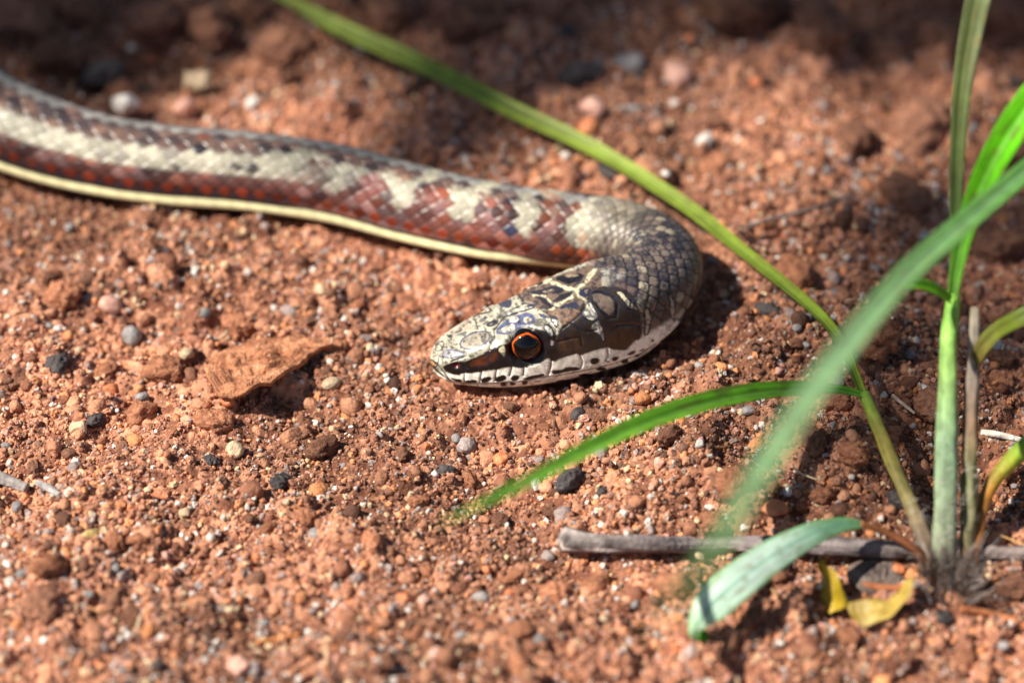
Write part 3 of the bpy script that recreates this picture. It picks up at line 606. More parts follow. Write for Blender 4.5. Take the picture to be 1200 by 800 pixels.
for c, n, out in ((eyeC, eyeN, .45), (eyeC2, eyeN2, .02)):
    V, cc, Q = eyeball(c - n * (ER - out), n, ER); child('eye', V, Q, eye_m, snake, colour=cc, label='round dark eye with a thin orange ring')
# ------------------------------------------------------------------ grass plant
def depth_of(p): return (np.asarray(p) - CAM) @ FWD
def px2mm(p): return depth_of(p) * SENSOR / FOCAL / 1200.0
def ramp(cols, t):
    k = np.linspace(0, 1, len(cols)); c = np.array([lin(x) for x in cols]); return np.stack([np.interp(t, k, c[:, i]) for i in range(3)], -1)
def strip(pts, n, na=13, fold=0.25, roll=0.0, thick=0.10, wave=0.0, seed=0):
    """leaf blade: pts = (picture x, y, height, width in picture points[, roll])"""
    W = []
    for q in pts:
        p = at(q[0], q[1], q[2]); W.append([*p, q[3] * px2mm(p), q[4] if len(q) > 4 else roll])
    D, L = catmull(W, n); c = D[:, :3]; w = np.maximum(D[:, 3], .04); rl = np.radians(D[:, 4])
    T = np.gradient(c, axis=0); T /= np.linalg.norm(T, axis=1)[:, None]
    V = CAM - c; V /= np.linalg.norm(V, axis=1)[:, None]; V = .5 * V + .5 * np.array([0, 0, 1.0])
    Sd = np.cross(T, V); Sd /= np.linalg.norm(Sd, axis=1)[:, None]; Nn = np.cross(Sd, T)
    a = np.linspace(-1, 1, na); ca, sa = np.cos(rl)[:, None, None], np.sin(rl)[:, None, None]
    S2 = Sd[:, None] * ca + Nn[:, None] * sa; N2 = Nn[:, None] * ca - Sd[:, None] * sa
    tt = np.linspace(0, 1, n)
    zz = fold * (np.abs(a) ** 1.3)[None] * w[:, None] * .5 + wave * np.sin(tt * 19 + seed)[:, None] * a[None] * w[:, None] * .2
    zz = zz + .045 * np.cos(a * 27)[None] * np.minimum(1, w[:, None])
    top = c[:, None] + S2 * (a[None] * w[:, None] * .5)[..., None] + N2 * zz[..., None]
    th = thick * np.minimum(1, w / 1.0)[:, None] * (1 + .8 * np.exp(-(a / .15) ** 2))[None]
    bot = (top - N2 * th[..., None])[:, ::-1]
    ringv = np.concatenate([top, bot], 1); A = np.concatenate([a, a[::-1]]); return ringv, A, tt
def blade(parent, pts, cols, n=90, name='blade', m=None, mid=None, streak=.25, seed=1, edge=None, **kw):
    V, A, t = strip(pts, n, seed=seed, **kw); nn = V.shape[1]
    c = np.repeat(ramp(cols, t)[:, None], nn, 1)
    k = vnoise(A[None] * 9 + 0 * t[:, None], t[:, None] * 3 + 0 * A[None], 1.0, seed) + .6 * vnoise(A[None] * 3 + 0 * t[:, None], t[:, None] * 16 + 0 * A[None], 1.0, seed + 4)
    c = c * (1 + 2 * streak * k + .16 * np.cos(A * 27)[None])[..., None]
    spot = sstep(.27, .36, vnoise(A[None] * 4 + 0 * t[:, None], t[:, None] * 34 + 0 * A[None], 1.0, seed + 9))[..., None] * .55; c = c * (1 - spot) + lin((132, 120, 64)) * spot
    if mid is not None: g = np.exp(-(A / .12) ** 2)[None, :, None] * .7; c = c * (1 - g) + lin(mid) * g
    if edge is not None: g = sstep(.7, 1, np.abs(A))[None, :, None] * .6; c = c * (1 - g) + lin(edge) * g
    Q = grid_quads(V.shape[0], nn)
    return child(name, V.reshape(-1, 3), Q, m or blade_m, parent, colour=np.clip(c, 0, 1).reshape(-1, 3))
def tube_v(pts, n, na=16, lump=.12, seed=0, ridges=0, world=False):
    W = []
    for q in pts:
        p = np.array(q[:3]) if world else at(q[0], q[1], q[2]); W.append([*p, q[3] * px2mm(p) * (1 if not world else 1 / px2mm(p))])
    D, L = catmull(W, n); c = D[:, :3]; T = np.gradient(c, axis=0); T /= np.linalg.norm(T, axis=1)[:, None]
    ref = np.array([0.13, .21, 1.0]) if abs(T[:, 2]).mean() < .8 else np.array([1.0, .1, 0]); Sd = np.cross(T, ref); Sd /= np.linalg.norm(Sd, axis=1)[:, None]; Nn = np.cross(Sd, T)
    f = np.arange(na) / na * 2 * math.pi; t = np.linspace(0, 1, n); F, TT = np.meshgrid(f, t)
    r = D[:, 3:4] * (1 + lump * 2 * vnoise(np.cos(F) * 1.6 + 7 + seed, np.sin(F) * 1.6 + TT * L * .55, 1.0, seed) + (.07 * np.cos(ridges * F) if ridges else 0))
    V = c[:, None] + (Sd[:, None] * np.cos(F)[..., None] + Nn[:, None] * np.sin(F)[..., None]) * r[..., None]
    # close the ends
    V = np.concatenate([np.repeat(c[:1, None], na, 1), V, np.repeat(c[-1:, None], na, 1)], 0)
    TT = np.concatenate([TT[:1], TT, TT[-1:]]); F = np.concatenate([F[:1], F, F[-1:]]); return V, F, TT, L
def tube(parent, pts, cols, name='stem', n=80, m=None, streak=.3, seed=1, na=16, **kw):
    V, F, t, L = tube_v(pts, n, na=na, seed=seed, **kw)
    c = ramp(cols, t) * (1 + 2 * streak * (vnoise(F * 2.2, t * 3, 1.0, seed) + .6 * vnoise(F * 1.3, t * L * 1.2, 1.0, seed + 3)))[..., None]
    c = np.clip(c, 0, 1)
    if parent is None: return V, c
    return child(name, V.reshape(-1, 3), grid_quads(*V.shape[:2]), m or stem_m, parent, colour=c.reshape(-1, 3))
blade_m = attr_mat('grass_blade', 0.42, 0.4, mottle=(700, 0.15), bump=(1500, .25, .15), trans=0.45)
leafy_m = attr_mat('broad_leaf', 0.33, 0.5, mottle=(500, 0.12), bump=(1200, .3, .2), trans=0.2)
stem_m = attr_mat('grass_stem', 0.6, 0.35, mottle=(900, 0.25), bump=(1800, .5, .2))
dry_m = attr_mat('dry_plant', 0.85, 0.2, mottle=(1200, 0.3), bump=(2200, .8, .3))

gp = ground_pt(1108, 690)
plant = empty('grass_plant', gp, 'green grass tuft with long arching blades rooted behind the yellow leaf', 'grass')
tube(plant, [(1108, 705, -.5, 13), (1107, 660, 2.0, 13.5), (1108, 600, 5, 14), (1110, 480, 10, 12), (1112, 400, 14, 9.5), (1118, 340, 17, 8)], [(120, 106, 96), (128, 140, 112), (124, 152, 116), (140, 178, 96), (120, 176, 60)], seed=3, ridges=6, n=120)
tube(plant, [(1128, 700, -.5, 9), (1133, 640, 2.5, 10), (1136, 560, 6, 10), (1138, 480, 9.5, 9), (1141, 420, 13, 7.5), (1143, 360, 16, 5)], [(104, 88, 80), (128, 120, 84), (112, 116, 78), (120, 92, 70), (150, 140, 128), (130, 120, 100)], seed=5, ridges=5, n=110, lump=.3)
tube(plant, [(1100, 690, -.3, 9), (1085, 640, 2, 10), (1070, 598, 2.6, 8.5), (1045, 540, 3.6, 8.5), (1012, 462, 5, 7)], [(96, 82, 76), (122, 104, 84), (134, 124, 70), (150, 138, 58), (124, 160, 52)], seed=8, n=90, lump=.15)
G1 = [(60, 118, 26), (86, 150, 36), (96, 158, 46), (92, 150, 50), (92, 140, 56)]
blade(plant, [(1014, 468, 5, 10), (985, 402, 5, 13), (950, 360, 4.6, 14), (870, 295, 4, 16), (800, 240, 3.6, 18), (700, 178, 3.4, 20), (600, 130, 3.4, 22), (500, 80, 3.4, 23), (400, 35, 3.2, 22), (345, 5, 3, 14), (290, -22, 2, 3)], [(146, 168, 46), (160, 184, 62), (164, 184, 70), (158, 176, 70), (150, 164, 78)], n=160, fold=.5, seed=11, mid=(120, 156, 80), streak=.5)
blade(plant, [(1014, 464, 5, 9), (985, 458, 6, 13), (945, 457, 7.5, 20), (890, 462, 9, 26), (830, 474, 11, 30), (760, 497, 14, 29), (690, 528, 17.5, 24), (620, 565, 21, 18), (560, 593, 24, 11), (515, 615, 26, 2)], [(140, 205, 60), (144, 212, 44), (136, 204, 52), (140, 196, 84)], n=120, fold=.55, seed=13, mid=(150, 200, 110), roll=-12)
blade(plant, [(1320, 110, 28, 22), (1260, 150, 29, 24), (1200, 203, 30, 26), (1130, 262, 31, 28), (1060, 325, 33, 29), (985, 415, 38, 31), (925, 500, 42, 30), (878, 575, 45, 25), (835, 645, 48, 17), (790, 705, 54, 10), (755, 745, 56, 2)], [(104, 168, 76), (126, 180, 98), (160, 200, 146), (166, 206, 150), (160, 200, 130)], n=140, fold=.3, seed=17, mid=(170, 208, 170))
blade(plant, [(1114, 352, 17, 10), (1096, 340, 18.5, 15), (1072, 334, 20, 18), (1045, 340, 22, 20), (1020, 365, 24, 12), (1000, 392, 25, 2)], [(140, 205, 50), (128, 206, 24), (120, 200, 30)], n=60, fold=.5, seed=19)
blade(plant, [(1116, 352, 16.5, 12), (1123, 305, 20, 18), (1140, 245, 24, 26), (1165, 190, 28, 34), (1200, 135, 32, 40), (1250, 80, 36, 40), (1330, 30, 40, 30)], [(140, 200, 90), (120, 206, 40), (112, 208, 24), (120, 214, 30), (120, 210, 40)], n=90, fold=.45, seed=23, mid=(160, 224, 110))
blade(plant, [(1117, 350, 16.5, 10), (1119, 280, 20.5, 13), (1121, 200, 25, 17), (1127, 110, 30, 22), (1139, 35, 34, 28), (1152, -20, 37, 30), (1175, -90, 40, 24)], [(130, 160, 84), (118, 136, 76), (112, 124, 72), (126, 136, 92)], n=90, fold=.4, seed=29)
tube(plant, [(1120, 700, -.4, 8), (1132, 672, 1.0, 8), (1143, 640, 2.2, 8), (1149, 602, 3.6, 8.5), (1162, 568, 4.8, 8.5), (1182, 543, 6, 10), (1215, 512, 7, 11), (1280, 460, 8, 8)], [(120, 80, 50), (150, 96, 44), (156, 104, 40), (120, 150, 40), (124, 164, 70), (120, 160, 80)], seed=31, n=90, lump=.1)
blade(plant, [(1141, 432, 12.5, 8), (1150, 412, 14, 18), (1168, 393, 15.5, 24), (1200, 374, 17.5, 24), (1250, 350, 19, 20), (1310, 335, 20, 6)], [(120, 96, 50), (124, 140, 46), (110, 140, 50), (150, 130, 60)], n=60, fold=.6, seed=37, roll=15)
tube(plant, [(1098, 672, .3, 6), (1072, 643, 2.4, 5.5), (1040, 624, 3.6, 4.5), (1008, 613, 4.6, 4)], [(80, 60, 46), (120, 72, 44), (140, 86, 50)], seed=41, n=40)
blade(plant, [(1012, 613, 4.6, 9), (985, 614, 5.2, 20), (950, 625, 5.8, 30), (905, 650, 6.2, 40), (862, 682, 5.8, 46), (832, 710, 4.8, 42), (814, 737, 3.2, 16), (817, 752, 2.0, 3)], [(96, 146, 96), (130, 176, 140), (184, 210, 190), (196, 220, 204), (190, 218, 196), (160, 200, 150)], n=90, fold=-.18, roll=6, seed=43, m=leafy_m, mid=(96, 150, 132), edge=(110, 176, 70), name='broad_leaf', na=17)
for k, (a, b, c_, rgb) in enumerate((((1092, 708), (1084, 680), (1078, 650), (120, 92, 70)), ((1098, 712), (1094, 690), (1090, 655), (150, 136, 124)), ((1112, 714), (1111, 690), (1106, 640), (96, 80, 72)), ((1120, 712), (1124, 685), (1122, 630), (160, 150, 140)), ((1130, 708), (1138, 680), (1146, 655), (130, 96, 62)), ((1106, 712), (1102, 685), (1100, 625), (112, 98, 92)), ((1126, 712), (1130, 690), (1132, 640), (104, 84, 70)))):
    blade(plant, [(*a, .2, 11), (*b, 1.6, 12), ((b[0] + c_[0]) / 2, (b[1] + c_[1]) / 2, 2.6, 9), (*c_, 3.8, 2)], [rgb, rgb], n=26, fold=-.6, seed=200 + k, m=dry_m, name='dry_sheath', streak=.5)
# pale hairs on the sheaths
hv = []; hq = []; hcol = []
for k in range(330):
    low = k < 230
    bx = random.choice([(1086, 1138, 712, 655)] if low else [(1096, 1124, 640, 480), (1060, 1092, 655, 580), (1126, 1146, 640, 500)])
    t_ = random.random(); y0 = bx[2] + (bx[3] - bx[2]) * t_; x0 = random.uniform(bx[0], bx[1]); z0 = max(.1, (705 - y0) * .047)
    p = at(x0, y0, z0 + (1.0 if low else .8)); d = np.array([random.uniform(-.3, .3) + (x0 - 1110) * .012, random.uniform(-.45, .1), random.uniform(.3, 1.)]) if low else np.array([random.uniform(-.7, .7), random.uniform(-.6, .1), random.uniform(-.1, .9)])
    d = d / np.linalg.norm(d) * (random.uniform(1.5, 4.2) if low else random.uniform(.5, 1.2)); s_ = np.cross(d, FWD); s_ = s_ / np.linalg.norm(s_) * (random.uniform(.03, .10) if low else .02)
    b_ = len(hv); mp = p + d * .5 + np.array([0, -.1, .1]); hv += [p - s_, p + s_, mp + s_ * .7, mp - s_ * .7, p + d + s_ * .2, p + d - s_ * .2]; hq += [(b_, b_ + 1, b_ + 2, b_ + 3), (b_ + 3, b_ + 2, b_ + 4, b_ + 5)]
    hcol += [lin(random.choice([(96, 84, 80), (70, 58, 52), (150, 142, 136), (122, 100, 84), (190, 186, 182)] if low else [(196, 190, 178)]))] * 6
hair = child('hairs', np.array(hv), np.array(hq), dry_m, plant, colour=np.array(hcol)); hair['kind'] = 'stuff'

# ------------------------------------------------------------------ stick, twigs, dry bits
def single(name, V, c, m, label, cat, group=None, smooth=True, quads=None):
    V = np.asarray(V); o0 = V.reshape(-1, 3).mean(0); o0[2] = V[..., 2].min()
    o = obj(name, mesh_from(name, V.reshape(-1, 3) - o0, quads=quads if quads is not None else grid_quads(*V.shape[:2]), colour=np.asarray(c).reshape(-1, 3), smooth=smooth), m, label=label, cat=cat, group=group); o.location = Vector(o0) * MM; return o
def twig(name, pts, cols, label, cat, n=80, seed=1, rest=True, group=None, m=None, **kw):
    q = []
    for a in pts:
        if rest: g = ground_pt(a[0], a[1]); q.append((a[0], a[1], relief(np.array([g[0]]), np.array([g[1]]))[0] + a[2], a[3]))
        else: q.append(a)
    V, c = tube(None, q, cols, n=n, seed=seed, **kw); return single(name, V, c, m or dry_m, label, cat, group)
twig('stick', [(656, 631, 1.5, 8), (663, 632, 1.5, 13.5), (690, 635, 1.5, 10.5), (760, 638, 1.4, 10), (830, 638, 1.3, 9), (900, 637, 1.2, 9), (1000, 641, 1.1, 10.5), (1100, 645, 1.0, 9.5), (1220, 650, .9, 9), (1320, 652, .8, 7)],
     [(156, 144, 138), (120, 110, 110), (140, 130, 128), (110, 100, 98), (132, 118, 112), (120, 108, 106)], 'weathered grey stick lying behind the pale broad grass leaf', 'stick', n=260, seed=51, na=32, ridges=11, lump=.2, streak=.6)
twig('dry_straw', [(852, 275, .9, 2.6), (900, 258, 1.4, 2.6), (950, 245, 1.8, 2.4), (1002, 228, 2.2, 2)], [(130, 110, 100), (150, 130, 118)], 'thin grey dry straw on the soil to the right of the snake neck', 'straw', seed=53, n=50)
twig('twig', [(-45, 548, .7, 9), (0, 560, .8, 8), (32, 572, .7, 6)], [(120, 112, 108), (150, 142, 138)], 'short thick grey twig half buried beside a thinner twig', 'twig', seed=55, n=40, lump=.2)
twig('twig', [(44, 566, .6, 4), (58, 573, .6, 5), (70, 580, .4, 3)], [(150, 144, 142), (170, 164, 160)], 'small pale grey twig stub beside a thick half buried twig', 'twig', seed=57, n=24, lump=.2)
for i, (pts, rgb, lab) in enumerate((([(928, 546, .9, 1.3), (938, 554, 1.2, 1.2), (958, 562, .8, .9)], (214, 190, 150), 'thin pale curved root hair behind the orange pebble'), ([(1046, 463, 1, 2.2), (1058, 473, 1.3, 2.2), (1072, 484, .9, 1.8)], (190, 168, 150), 'straight pinkish straw bit between the grass stems'),
        ([(1150, 506, 1.6, 3.5), (1170, 509, 1.9, 4), (1200, 516, 1.6, 3)], (236, 230, 216), 'bright white straw stub behind the right brown grass stem'), ([(1080, 590, .8, 1), (1094, 597, 1.1, 1), (1108, 606, .8, .8)], (214, 204, 186), 'thin white root hair in front of the grey grass stem'), ([(818, 538, .8, 2), (835, 526, 1.1, 2.2), (856, 523, .8, 1.5)], (120, 84, 60), 'thin brown bent rootlet under the low green blade'),
        ([(1150, 618, .8, 1.2), (1175, 628, 1.1, 1.2), (1205, 640, .8, 1)], (206, 160, 100), 'thin tan rootlet above the stick right of the stems'), ([(1125, 712, .5, 3.5), (1165, 720, .9, 5), (1210, 735, .7, 5)], (176, 112, 74), 'orange brown dry sheath lying at the foot of the grass'), ([(300, 752, .7, 2.5), (325, 748, .9, 3), (352, 742, .6, 2)], (186, 120, 70), 'thin orange straw lying on bare soil far from the plant'), ([(905, 690, .8, 1.6), (912, 700, 1.2, 1.6), (918, 712, .7, 1.2)], (176, 140, 100), 'short curled rootlet near the yellow leaf'),
        ([(1000, 684, .9, 4), (1040, 688, 1.2, 4.5), (1075, 690, .9, 4)], (150, 92, 60), 'brown dry leaf stalk lying behind the yellow leaf'))):
    twig('rootlet' if 'root' in lab else 'straw', pts, [rgb, rgb], lab, 'rootlet' if 'root' in lab else 'straw', seed=60 + i, n=24, na=8, lump=.1)

for i in range(16):
    px, py = random.uniform(20, 1180), random.uniform(330, 790); g_ = at(px, py, 0)
    if path_dist(np.array([g_[0]]), np.array([g_[1]]))[0] < 7: continue
    an = random.uniform(0, 3.14); L_ = random.uniform(7, 20); dx, dy = math.cos(an) * L_, math.sin(an) * L_ * .7; rgb = random.choice([(176, 130, 90), (150, 120, 100), (200, 180, 150), (110, 84, 66)])
    mk = min((((320, 425), 'the tilted soil flake'), ((540, 420), 'the snake snout'), ((1105, 680), 'the grass roots'), ((660, 632), 'the broken end of the stick'), ((20, 562), 'the thick grey twig'), ((908, 600), 'the glossy orange pebble'), ((53, 712), 'the overhanging brown clod'), ((512, 768), 'the pale pink pebble'), ((530, 610), 'the tip of the low green blade'), ((377, 528), 'the dark upright clod'), ((815, 745), 'the broad leaf tip')), key=lambda q: (q[0][0] - px) ** 2 + (q[0][1] - py) ** 2)[1]
    twig('straw', [(px - dx, py - dy, .55, 1.6), (px, py + random.uniform(-2, 2), .8, 1.8), (px + dx, py + dy, .5, 1.2)], [rgb, rgb], {176: 'tan', 150: 'grey brown', 200: 'pale', 110: 'dark brown'}[rgb[0]] + ' scrap of straw on the soil near ' + mk, 'straw', n=16, na=7, seed=300 + i, group='loose straw scraps')
def sheet(name, outline, zc, cols, label, cat, m, thick=.2, bulge=0.0, tilt=None, seed=1, rings=18, rough=.25, speck=.3, ruf=.5, grow=1.0, sm=2, fine=.12):
    """thin flake: outline in picture points lying on the soil; zc height of the middle, tilt = extra height per outline point"""
    g = ground_pt(*np.mean(outline, 0)); z0 = relief(np.array([g[0]]), np.array([g[1]]))[0]
    o2 = np.array(outline, float); o2 = smooth_poly(o2.mean(0) + (o2 - o2.mean(0)) * grow, sm); n = len(o2); tl = np.zeros(n) if tilt is None else np.interp(np.arange(n) / n * len(tilt), np.arange(len(tilt) + 1), list(tilt) + [tilt[0]])
    E = np.array([at(x, y, z0 + zc + t) for (x, y), t in zip(o2, tl)]); ang = np.arange(n)
    E0 = E.copy(); E[:, :2] += ruf * .25 * rng.uniform(-.5, .5, (n, 2)) + ruf * .35 * np.stack([vnoise(ang * .8, ang * 0, 1., seed), vnoise(ang * .8, ang * 0, 1., seed + 1)], 1)
    ctr = E.mean(0); R_ = np.linspace(0, 1, rings)[:, None, None]; Vt = ctr + (E0[None] - ctr) * R_ + (E - E0)[None] * R_ ** 6
    Vt[..., 2] += bulge * (1 - R_[..., 0] ** 2) + rough * 2 * vnoise(Vt[..., 0], Vt[..., 1], .8, seed) + rough * vnoise(Vt[..., 0], Vt[..., 1], 2.3, seed + 2) + fine * vnoise(Vt[..., 0], Vt[..., 1], 6., seed + 3)
    Vb = Vt - np.array([0, 0, thick]); V = np.concatenate([Vt, Vb[::-1]], 0)
    k = .5 + vnoise(V[..., 0], V[..., 1], 1.3, seed + 7) + .7 * vnoise(V[..., 0], V[..., 1], 4., seed + 8)
    c = np.clip(ramp(cols, np.clip(k, 0, 1).ravel()), 0, 1); return single(name, V, c, m, label, cat)
flake_m = attr_mat('soil_flake', 0.9, 0.2, mottle=(1500, 0.35), bump=(2500, 1.0, .35))
sheet('soil_flake', [(246, 428), (262, 412), (300, 402), (345, 397), (392, 396), (396, 404), (362, 413), (338, 430), (300, 450), (268, 459), (250, 446)], 1.9, [(132, 86, 62), (176, 118, 86), (198, 142, 108)], 'flat tilted red soil flake casting a dark shadow on the sand', 'soil flake', flake_m, thick=.42, bulge=.1, tilt=[.3, -.4, -.8, -1.0, -1.0, -.5, .4, 1.3, 1.8, 1.6, .8], seed=71, rough=.4, ruf=1.4, grow=1.1, rings=34, fine=.3, sm=2)
yl_m = attr_mat('yellow_leaf', 0.5, 0.35, mottle=(700, 0.2), bump=(1500, .5, .3), trans=.25)
yl = sheet('dry_leaf', [(958, 655), (968, 660), (980, 675), (992, 700), (985, 712), (972, 714), (962, 700), (966, 680)], 2.0, [(150, 126, 34), (186, 158, 40), (204, 176, 84)], 'curled upright yellow leaf piece beside the broad grass leaf', 'leaf', yl_m, thick=.12, bulge=-.6, tilt=[2.2, 2.2, 1.8, .4, -.6, -.9, -.4, 1.2], seed=73, rough=.15, grow=1.08, ruf=1.1)
yl = sheet('dry_leaf', [(992, 706), (1005, 700), (1035, 706), (1052, 694), (1066, 678), (1072, 682), (1062, 702), (1042, 722), (1022, 732), (1004, 728)], 1.2, [(170, 140, 44), (192, 166, 84), (186, 160, 100)], 'torn yellow leaf lying flat in front of the grass roots', 'leaf', yl_m, thick=.12, bulge=-.3, tilt=[.2, .3, .4, 1., 1.8, 1.8, .8, 0, -.4, -.2], seed=75, rough=.3, grow=1.02, ruf=1.3, sm=1)
sheet('bark_flake', [(984, 668), (1010, 652), (1046, 652), (1062, 668), (1044, 690), (1008, 694)], .8, [(76, 66, 62), (110, 98, 92), (130, 114, 104)], 'thin grey bark flake lying behind the yellow leaf', 'bark', flake_m, thick=.2, bulge=.5, seed=77, rough=.3, ruf=1.3, sm=1)
sheet('bark_strip', [(836, 768), (858, 735), (884, 704), (896, 708), (890, 728), (868, 752), (848, 776)], 1.2, [(60, 44, 36), (120, 82, 62), (150, 104, 80)], 'dark ridged bark strip under the tip of the broad grass leaf', 'bark', flake_m, thick=.5, bulge=.6, seed=79, rough=.3)
sheet('green_leaf_scrap', [(808, 742), (816, 734), (828, 738), (832, 748), (820, 752)], .7, [(70, 140, 24), (110, 180, 40)], 'small bright green leaf scrap under the broad leaf tip', 'leaf', yl_m, thick=.1, bulge=.3, seed=81, rough=.1)
sheet('chip', [(165, 573), (180, 570), (198, 578), (196, 583), (178, 580)], .6, [(180, 110, 80), (206, 140, 104)], 'flat sharp reddish chip lying on the gravel near the thick twig', 'stone chip', flake_m, thick=.3, seed=83, rough=.06, ruf=.2)
sheet('seed_husk', [(92, 629), (100, 622), (114, 619), (118, 622), (108, 630), (96, 634)], .8, [(206, 178, 112), (224, 202, 140)], 'pale yellow seed husk on bare sand', 'seed', yl_m, thick=.25, bulge=.3, seed=85, rough=.05, ruf=.2)

# ------------------------------------------------------------------ pebbles and clods
def rock_mesh(name, kind, seed):
    V, F = ico(4 if kind == 'clod' else 3); r_ = np.random.default_rng(seed); W = V.copy()
    if kind == 'angular':
        for _ in range(11):
            n = r_.normal(size=3); n /= np.linalg.norm(n); d = r_.uniform(.55, .85); e = W @ n - d; W -= np.maximum(e, 0)[:, None] * n * .95
    def n3(f, s): return (vnoise(W[:, 0] + .3 * W[:, 2], W[:, 1], f, s) + vnoise(W[:, 1] + 3.1, W[:, 2] - .2 * W[:, 0], f, s + 1) + vnoise(W[:, 2] + 7.7, W[:, 0] + .2 * W[:, 1], f, s + 2))
    amp = {'angular': .08, 'round': .12, 'clod': .26}[kind]
    W = W * (1 + amp * n3(1.3, seed) + amp * .55 * n3(3.1, seed + 9))[:, None]
    if kind == 'clod': W = W * (1 + .19 * n3(5.5, seed + 20) + .12 * n3(11, seed + 30))[:, None]
    return mesh_from(name, W, tris=F, smooth=True)
SHAPES = {k: [rock_mesh(nm, k, 100 + 17 * i) for i in range(6)] for k, nm in (('angular', 'pebble'), ('round', 'pebble'), ('clod', 'soil_clod'))}
MATS = {'white': stone_mat('white_quartz', (206, 200, 192), (242, 236, 226), .45, .5), 'grey': stone_mat('grey_stone', (112, 108, 108), (160, 154, 150), .75), 'dark': stone_mat('dark_stone', (50, 46, 48), (90, 82, 80), .7),
        'orange': stone_mat('orange_stone', (196, 104, 62), (230, 152, 104), .5, .45), 'pink': stone_mat('pink_stone', (196, 140, 122), (226, 180, 160), .6, .4), 'tan': stone_mat('tan_stone', (176, 148, 116), (214, 190, 158), .6, .4), 'red': stone_mat('red_soil_clod', (138, 86, 64), (200, 140, 106), .95, .15, scale=2400, bump=1.0),
        'brown': stone_mat('brown_soil_clod', (108, 74, 60), (158, 112, 88), .95, .15, scale=2400, bump=1.0)}
for sh in SHAPES.values():
    for me in sh: me.materials.append(MATS['red'])
used = []
def rock(px, py, wpx, kind, mat, label, cat, group=None, flat=.8, sink=.25, asp=1.25):
    g = ground_pt(px, py); r = wpx * .5 * px2mm(g); me = random.choice(SHAPES[kind])
    o = bpy.data.objects.new('soil_clod' if kind == 'clod' else 'pebble', me); col.objects.link(o)
    zr = g[2]
    o.location = Vector((g[0], g[1], zr + r * flat * (1 - 2 * sink) * .7)) * MM; o.scale = (r * math.sqrt(asp), r / math.sqrt(asp), r * flat)
    o.rotation_euler = (random.uniform(-.3, .3), random.uniform(-.3, .3), random.uniform(0, 6.28))
    o.material_slots[0].link = 'OBJECT'; o.material_slots[0].material = MATS[mat]
    o['label'] = label; o['category'] = cat
    if group: o['group'] = group
    used.append((px, py, wpx)); return o
